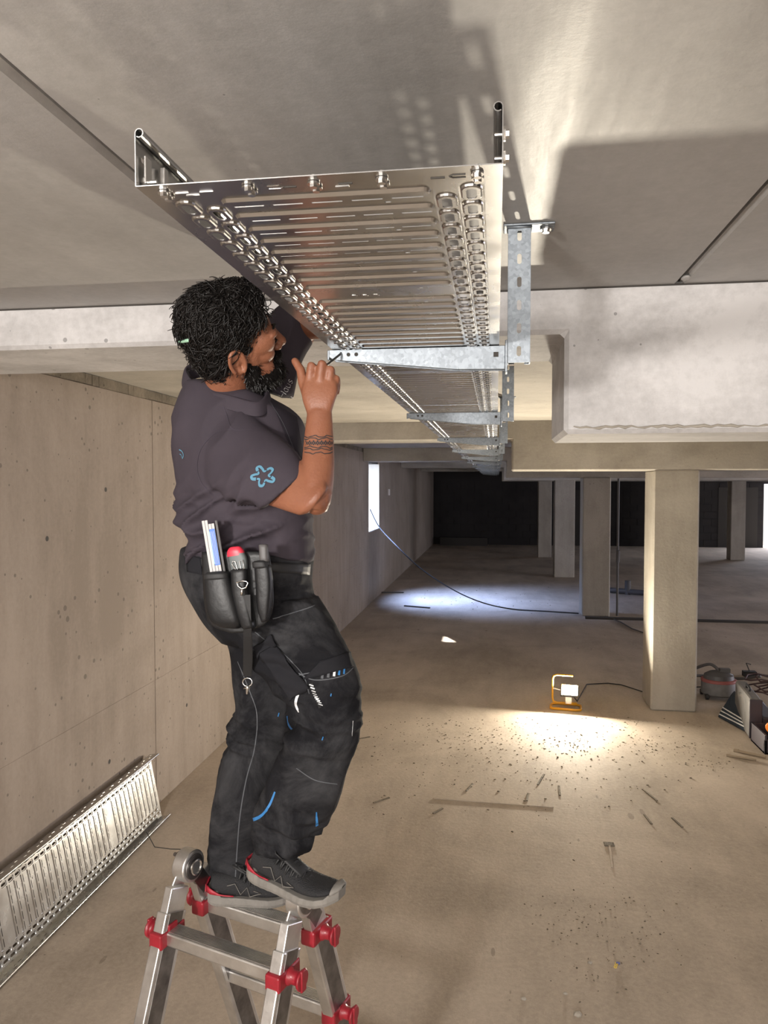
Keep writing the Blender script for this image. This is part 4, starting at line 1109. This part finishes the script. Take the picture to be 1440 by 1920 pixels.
for i in range(4):
    for j in range(4):
        if (i+j) % 2 == 0: fq(-.006+.0035*i, -.0032+.0035*i, .09+.028*j, .112+.028*j, mat('navy_print', (.05, .09, .25), .5) if i == 0 and j == 0 else bpy.data.materials['navy_print'], 'code_mark', .0088)
for o in [c for c in COL.objects if c.parent is fr and c.name.startswith('code_mark')]: bpy.data.objects.remove(o)   # the square code itself is left out
rebase(fr, fr.location)
# utility knife
kn = empty('utility_knife', at(450, 1072, 1.742)); tag(kn, 'grey utility knife with red end cap sticking out of the pouch', 'knife')
mb = MB(); px_loft(mb, [(436, 1078, 464, 1074, 1.742, .012), (431, 1050, 463, 1048, 1.742, .012), (429, 1040, 458, 1036, 1.742, .012)], n=20, ex=3.5, endcap=.02); mb.build('knife_body', mat('knife_grey', (.12, .135, .135), .5), kn, smooth='auto')
mb = MB(); px_loft(mb, [(427, 1044, 459, 1039, 1.742, .0125), (427, 1034, 456, 1031, 1.742, .012), (431, 1027, 451, 1025, 1.742, .009)], n=20, ex=3, endcap=.2); mb.build('end_cap', mat('knife_red', (.62, .03, .06), .4), kn, smooth='auto')
mb = MB(); mb.tube([at(x, y, 1.727) for x, y in ((436, 1052), (441, 1053), (446, 1070), (443, 1070), (435, 1058))], .0013, 5, loop=True).tube([at(x, y, 1.727) for x, y in ((449, 1052), (455, 1050), (458, 1066), (452, 1068))], .0009, 5, loop=True); mb.build('grip_inlay', M_alu, kn, smooth=True)
rebase(kn, kn.location)
# ------------------------------------------------------------------ work light on the floor
LW = on_floor(1062, 1327)
wl_ = empty('work_light', LW); tag(wl_, 'glowing work lamp on a yellow tubular stand on the floor', 'work light')
yaw_l = math.radians(-8)
fx = Vector((math.cos(yaw_l), math.sin(yaw_l), 0)); fy = Vector((math.sin(yaw_l), -math.cos(yaw_l), 0))   # fy: the way it shines
def lp(a, b, c): return LW + fx*a + fy*b + Z*c
R_ = .012
MB().tube([lp(*q) for q in ((-.13, .10, R_), (.10, .10, R_), (.135, .085, R_), (.14, .05, R_), (.135, -.06, R_), (.10, -.09, R_), (-.10, -.09, R_), (-.14, -.06, R_), (-.15, .0, R_), (-.145, .085, R_))], R_, 10, loop=True).build('stand_base', M_yellow, wl_, smooth=True)
MB().tube([lp(*q) for q in ((.10, .0, .05), (-.09, .0, .045), (-.125, .0, .055), (-.135, .0, .085), (-.135, .0, .28), (-.125, .0, .31), (-.095, .0, .322), (.06, .0, .322))], .010, 10).build('stand_frame', M_yellow, wl_, smooth=True)
tl = math.radians(44); nn = fy*math.cos(tl)+Z*math.sin(tl); uu = Z*math.cos(tl)-fy*math.sin(tl); hc = lp(.03, .02, .185)
MB().obox(hc-nn*.018, fx*.088, uu*.066, nn*.014).build('lamp_housing', M_plast, wl_, bevel=.008)
MB().obox(hc-nn*.002, fx*.076, uu*.054, nn*.003).build('lamp_panel', M_lampface, wl_, bevel=.002)
MB().cyl(hc-fx*.088-nn*.018, lp(-.135, 0, .185), .008, 10).build('lamp_pivot', M_bolt, wl_); MB().obox(lp(.02, .01, .08), fx*.03, fy*.012, Z*.035).build('lamp_bracket', M_bolt, wl_, bevel=.002)
q = hc-nn*.03
MB().tube([q, lp(.10, -.08, .05), on_floor(1100, 1284)+Z*.006, on_floor(1140, 1282)+Z*.006, on_floor(1165, 1285)+Z*.006, on_floor(1205, 1298)+Z*.006, on_floor(1260, 1290)+Z*.006, on_floor(1316, 1288, .05)], .006, 6).build('lamp_cable', M_black, wl_, smooth=True)
rebase(wl_, LW)
lamp('work_light_beam', 'AREA', hc+nn*.006, hc+nn+nn*0, 125, (1.0, .90, .73), shape='RECTANGLE', size=.15, size_y=.105)

# ------------------------------------------------------------------ cables and floor litter
P = [at(652, 962, 14.0), ]
w0 = on_x(694, 955, WX-.1); w1 = on_x(711, 988, WX+.01)
pts = [Vector(w0), Vector(w1), at(742, 1022, 13.6), at(790, 1067, 13.4), at(850, 1106, 13.2), at(905, 1130, 13.0), on_floor(960, 1142, .02), on_floor(1020, 1146, .02), on_floor(1085, 1150, .02)]
C = [Vector(c) for c in catmull([np.array(list(p)) for p in pts], 5)]
tag(MB().tube(C, .011, 6).build('hanging_cable', M_black, smooth=True), 'grey cable sagging from the narrow window down to the floor', 'cable')
tag(MB().tube([on_floor(1146, 1160)+Z*.01, on_floor(1165, 1168)+Z*.01, on_floor(1185, 1180)+Z*.01, on_floor(1208, 1188)+Z*.01], .009, 6).build('floor_cable', M_plast, smooth=True), 'short cable on the floor between the second and the large pillar', 'cable')
for a, b_, lab in (((758, 1137), (806, 1141), 'dark thin batten on the floor at the edge of the blue light'), ((715, 1112), (757, 1112), 'dark thin batten on the floor beside the left wall')):
    p = on_floor(*a); q = on_floor(*b_); d = (q-p)
    tag(MB().obox((p+q)/2+Z*.012, d/2, Vector((-d.y, d.x, 0)).normalized()*.018, Z*.011).build('batten', M_dark, bevel=.003), lab, 'batten')
# litter: chips too many to count
rng = random.Random(5); mb = MB()
def chip(p, s):
    if p.x > 1.85 and p.y > 5.9 and p.y < 8.3: return
    a = rng.uniform(0, 6.3); ax = Vector((math.cos(a), math.sin(a), rng.uniform(-.15, .15)))*s; ay = Vector((-math.sin(a), math.cos(a), 0))*s*rng.uniform(.25, .8); az = Vector((0, 0, s*rng.uniform(.2, .5)))
    n = 6; b0 = [p+ax*math.cos(k*math.pi/3)*rng.uniform(.7, 1)+ay*math.sin(k*math.pi/3)*rng.uniform(.7, 1) for k in range(n)]
    mb.rings([b0, [q.lerp(p, .35)+az for q in b0]])
for i in range(800):
    x = rng.gauss(1000, 190); y = 1345+abs(rng.gauss(0, 75))
    if y > 1900 or x < 660 or x > 1440: continue
    chip(on_floor(x, y), rng.choice((.004, .005, .006, .009, .012)))
for cx, cy, sx2, sy2, n in ((1060, 1395, 40, 6, 70), (1260, 1400, 60, 8, 140), (1330, 1430, 30, 8, 80), (1085, 1710, 60, 25, 90), (1150, 1770, 60, 30, 90), (1100, 1840, 40, 40, 30), (900, 1385, 60, 20, 120), (880, 1120, 120, 14, 120), (1300, 1700, 100, 80, 30)):
    for i in range(n): chip(on_floor(rng.gauss(cx, sx2), rng.gauss(cy, sy2)), rng.choice((.002, .003, .005, .008)) * (2.2 if cy < 1200 else 1))
tag(mb.build('concrete_crumbs', M_rough), 'scattered dark crumbs and chips on the screed floor', 'debris', kind='stuff')
mb_s = mb
STR = [((640, 1392), (694, 1382)), ((1020, 1452), (1008, 1472)), ((812, 1498), (1038, 1514)), ((1205, 1480), (1232, 1502)), ((1142, 1582), (1148, 1628)), ((1208, 1528), (1222, 1546)), ((886, 1470), (874, 1484)), ((700, 1506), (730, 1496)), ((830, 1516), (812, 1526)), ((1260, 1534), (1280, 1552)), ((1048, 1474), (1050, 1492)), ((990, 1488), (988, 1502))]
LB = ['short dark sliver on the floor just right of the worker\'s shin', 'dark shadow-like mark below the lamp, upper end of a loose row', '', 'longer dark shadow-like mark right of centre with a forked end', 'narrow grey shadow-like mark low in the middle of the open floor', 'dark shadow-like mark beside the forked one, nearer the camera', 'tiny dark shadow-like mark just above the long pale strip', 'thin shadow-like mark left of the long pale strip', 'thin shadow-like mark in front of the left end of the long pale strip', 'rightmost thin dark shadow-like mark on the open floor', 'small upright-looking shadow-like mark right of the lamp row', 'small shadow-like mark at the right end of the long pale strip']
for (a, b_), lb in zip(STR, LB):  # thin dark slats stand in for shadow-like marks on the floor
    p = on_floor(*a); q = on_floor(*b_); d = q-p; s_ = Vector((-d.y, d.x, 0)).normalized()
    long_ = d.length > .3
    o = MB().obox((p+q)/2+Z*.003, d/2, s_*(.007 if not long_ else .006), Z*.003).build('floor_mark', M_rough if not long_ else M_floor, bevel=.001)
    tag(o, lb or 'thin pale strip lying across the floor below the lamp light', 'floor_mark')
o = MB().obox(on_floor(1142, 1584)+Z*.004, Vector((.030, 0, 0)), Vector((0, .022, 0)), Z*.003).build('flat_scrap', M_rough); tag(o, 'flat dark scrap on the open floor in the centre right', 'scrap')
rng2 = random.Random(9)
for (x, y, s, lab) in ((1083, 1904, .020, 'whitish stone at the bottom edge, right of the ladder'), (982, 1874, .012, 'small grey stone up left of the whitish bottom stone'), (1060, 1864, .010, 'small white stone above the whitish bottom stone'), (1106, 1806, .012, 'grey stone left of the yellow plastic bit')):
    m = MB(); c = on_floor(x, y); rs = []
    for h, r in ((0, .8), (.35, 1.0), (.8, .75), (1.0, .35)):
        rs.append([c+Vector((s*r*math.cos(k*math.pi/4)*rng2.uniform(.8, 1.2), s*r*.8*math.sin(k*math.pi/4)*rng2.uniform(.8, 1.2), s*.8*h)) for k in range(8)])
    m.rings(rs); tag(m.build('stone', M_pillar, smooth=False), lab, 'stone')
yp = on_floor(1158, 1812); pt = empty('cable_clip', yp); tag(pt, 'small yellow plastic clip lying on the floor at the lower right', 'clip')
for k in range(3): MB().tube([yp+Vector((-.012+.012*k*.4+.006*math.cos(a*math.pi/5), -.014+.014*k+.006*math.sin(a*math.pi/5), .005)) for a in range(10)], .0022, 6, loop=True).build('clip_ring', mat('clip_yellow', (.75, .55, .12), .5) if k == 0 else bpy.data.materials['clip_yellow'], pt, smooth=True)
MB().obox(yp+Vector((.004, .016, .006)), (.008, 0, 0), (0, .004, 0), (0, 0, .004)).build('clip_tip', mat('clip_blue', (.08, .1, .3), .5), pt)
rebase(pt, yp)

# ------------------------------------------------------------------ tools beside the large pillar
def prism_obj(name, lo, hi, m, parent=None, rot=0, bevel=.006):
    c = (Vector(lo)+Vector(hi))/2; h = (Vector(hi)-Vector(lo))/2; R = Matrix.Rotation(rot, 3, 'Z')
    return MB().obox(c, R @ Vector((h.x, 0, 0)), R @ Vector((0, h.y, 0)), Vector((0, 0, h.z))).build(name, m, parent, bevel=bevel)
# open tool case standing on its long edge
c0 = on_floor(1403, 1386); c1 = on_floor(1376, 1345)
dv = (c1-c0); dv.z = 0; L_ = dv.length; dv.normalize(); pv = Vector((-dv.y, dv.x, 0)); pv = pv if pv.x > 0 else -pv
tc_ = empty('tool_case', c0); tag(tc_, 'dusty grey hard tool case standing open on its edge near the right border', 'tool case')
MB().obox(c0+dv*L_/2+pv*.055+Z*.18, dv*L_/2, pv*.05, Z*.175).build('case_lid', M_case, tc_, bevel=.02)
MB().obox(c0-dv*.004+pv*.055+Z*.18, dv*.006, pv*.052, Z*.17).build('case_rim', M_case2, tc_, bevel=.01)
MB().obox(c0+dv*L_*.5+pv*.17+Z*.10, dv*L_/2, pv*.06, Z*.10).build('case_shell', M_case2, tc_, bevel=.015)
MB().obox(c0+dv*L_*.55+Z*.30-pv*.0, dv*.02, pv*.008, Z*.012).build('case_latch', M_bolt, tc_, bevel=.002)
MB().tube([c0+dv*L_*.4+pv*.055+Z*.355, c0+dv*L_*.4+pv*.055+Z*.385, c0+dv*L_*.6+pv*.055+Z*.385, c0+dv*L_*.6+pv*.055+Z*.355], .010, 8).build('case_handle', M_black, tc_, smooth=True)
rebase(tc_, c0)
# vacuum / mixer pot with red ring
v0 = on_floor(1352, 1318); vc = empty('site_vacuum', v0); tag(vc, 'low grey site vacuum with a red ring behind the tool case', 'vacuum')
v0 = v0+Vector((.03, .2, 0))
MB().rings([[v0+Vector((.17*s*math.cos(a*math.pi/10), .15*s*math.sin(a*math.pi/10), h)) for a in range(20)] for s, h in ((.85, .03), (1, .05), (1, .16), (.98, .17))]).build('tank', M_case, vc, smooth='auto')
MB().rings([[v0+Vector((.172*s*math.cos(a*math.pi/10), .152*s*math.sin(a*math.pi/10), h)) for a in range(20)] for s, h in ((1, .17), (1.02, .18), (1, .195), (.9, .2))]).build('red_ring', mat('dull_red', (.32, .10, .09), .6), vc, smooth='auto')
MB().rings([[v0+Vector((.15*s*math.cos(a*math.pi/10), .13*s*math.sin(a*math.pi/10), h)) for a in range(20)] for s, h in ((1, .195), (.95, .24), (.6, .27), (.3, .28))]).obox(v0+Vector((.05, -.02, .29)), (.05, 0, 0), (0, .03, 0), (0, 0, .02)).build('motor_head', M_plast, vc, smooth='auto')
for sx2, sy2 in ((-.14, -.1), (.14, -.1), (-.14, .1), (.14, .1)): MB().cyl(v0+Vector((sx2-.012, sy2, .03)), v0+Vector((sx2+.012, sy2, .03)), .03, 14).build('wheel', M_black, vc, smooth='auto')
hose = [v0+Vector((.02, 0, .26)), v0+Vector((-.06, .1, .32)), v0+Vector((-.20, .25, .22)), v0+Vector((-.22, .5, .10)), v0+Vector((.05, .65, .06)), v0+Vector((.35, .5, .08)), v0+Vector((.45, .15, .20))]
MB().tube([Vector(c) for c in catmull([np.array(list(p)) for p in hose], 6)], .016, 8).build('hose', M_plast, vc, smooth=True)
rebase(vc, on_floor(1352, 1318))
# dark bag with white stripes
b0 = on_floor(1378, 1362); bg_ = empty('tool_bag', b0); tag(bg_, 'dark blue bag with white stripes crumpled beside the tool case', 'bag')
def bp_(x, y, z): return on_floor(x, y)+Z*z
mb = MB().rings([[bp_(1345, 1345, .0), bp_(1398, 1374, .0), bp_(1398, 1350, .0), bp_(1370, 1325, .0)], [bp_(1347, 1346, .03), bp_(1397, 1373, .04), bp_(1395, 1352, .14), bp_(1372, 1330, .16)], [bp_(1368, 1342, .10), bp_(1392, 1362, .10), bp_(1392, 1352, .22), bp_(1376, 1336, .22)]])
mb.build('bag_body', mat('navy_cloth', (.025, .035, .05), .9), bg_, bevel=.02)
mb = MB()
for k in range(3): mb.tube([bp_(1349+k*3, 1346-k*2, .035+k*.022), bp_(1396, 1372-k*2, .045+k*.018)], .006, 6)
mb.build('white_stripe', M_print, bg_)
rebase(bg_, b0)
# crate with orange object at the frame edge
k0 = on_floor(1440, 1412)+Vector((.06, .1, 0)); kr = empty('plastic_crate', k0); tag(kr, 'purple-black plastic crate at the right edge of the frame', 'crate')
MB().box((k0.x-.10, k0.y-.14, 0), (k0.x+.25, k0.y+.2, .02)).box((k0.x-.10, k0.y-.14, 0), (k0.x-.08, k0.y+.2, .16)).box((k0.x+.23, k0.y-.14, 0), (k0.x+.25, k0.y+.2, .16)).box((k0.x-.10, k0.y-.14, 0), (k0.x+.25, k0.y-.12, .12)).box((k0.x-.10, k0.y+.18, 0), (k0.x+.25, k0.y+.2, .16)).build('crate_body', M_case2, kr, bevel=.004)
rebase(kr, k0)
om = mat('orange_plastic', (.75, .20, .02), .4)
dr = empty('orange_drill', (k0.x, k0.y, .15)); tag(dr, 'orange and black power drill lying in the crate at the right edge', 'drill')
MB().cyl((k0.x-.04, k0.y-.08, .20), (k0.x+.12, k0.y+.05, .22), .045, 18, .038).build('drill_body', om, dr, bevel=.006, smooth='auto')
MB().cyl((k0.x+.12, k0.y+.05, .22), (k0.x+.18, k0.y+.10, .225), .024, 14, .012).build('chuck', M_black, dr, smooth='auto')
MB().obox((k0.x+.0, k0.y-.02, .11), (.022, 0, 0), (0, .03, 0), (.02, 0, .09)).build('grip', M_black, dr, bevel=.008)
rebase(dr, (k0.x, k0.y, .15))
# cable heap over the crate, dark connector on the floor behind, rods in front
mb = MB(); rr_ = random.Random(4)
for i in range(7):
    c = on_floor(1420, 1345)+Vector((.15+rr_.uniform(-.1, .15), rr_.uniform(-.1, .3), .26+.015*i)); R = rr_.uniform(.12, .22); ph = rr_.uniform(0, 6)
    mb.tube([c+Vector((R*math.cos(a*.6+ph), R*.7*math.sin(a*.6+ph), .02*math.sin(a*1.7+i))) for a in range(12)], .008, 6)
mb.tube([c+Vector((0, 0, -.30)), c], .02, 8)
tag(mb.build('cable_heap', mat('maroon_cable', (.06, .03, .03), .5), smooth=True), 'tangled dark red cable heap behind the tool case', 'cable')
p = on_floor(1405, 1268); tag(MB().obox(p+Z*.03, (.07, 0, 0), (0, .04, 0), (0, 0, .03)).tube([p+Vector((0, 0, .06)), p+Vector((-.02, .05, .14)), p+Vector((.04, .08, .12))], .006, 6).tube([p+Vector((.07, 0, .03)), p+Vector((.25, .02, .01))], .006, 6).build('plug_box', M_black, bevel=.01), 'small black plug box on the floor at the right', 'plug')
for a, b_, r, lab in (((1376, 1409), (1436, 1422), .011, 'pale round rod on the floor below the crate, the upper of two'), ((1362, 1418), (1418, 1427), .009, 'pale rod on the floor below the crate, the lower of two')):
    tag(MB().cyl(on_floor(*a)+Z*r, on_floor(*b_)+Z*r, r, 12).cyl(on_floor(*a)+Z*r, (on_floor(*a)*.85+on_floor(*b_)*.15)+Z*r, r*1.3, 12).build('rod', mat('dusty_wood', (.34, .27, .19), .8) if r == .011 else bpy.data.materials['dusty_wood'], smooth='auto'), lab, 'rod')
bpy.context.view_layer.update()
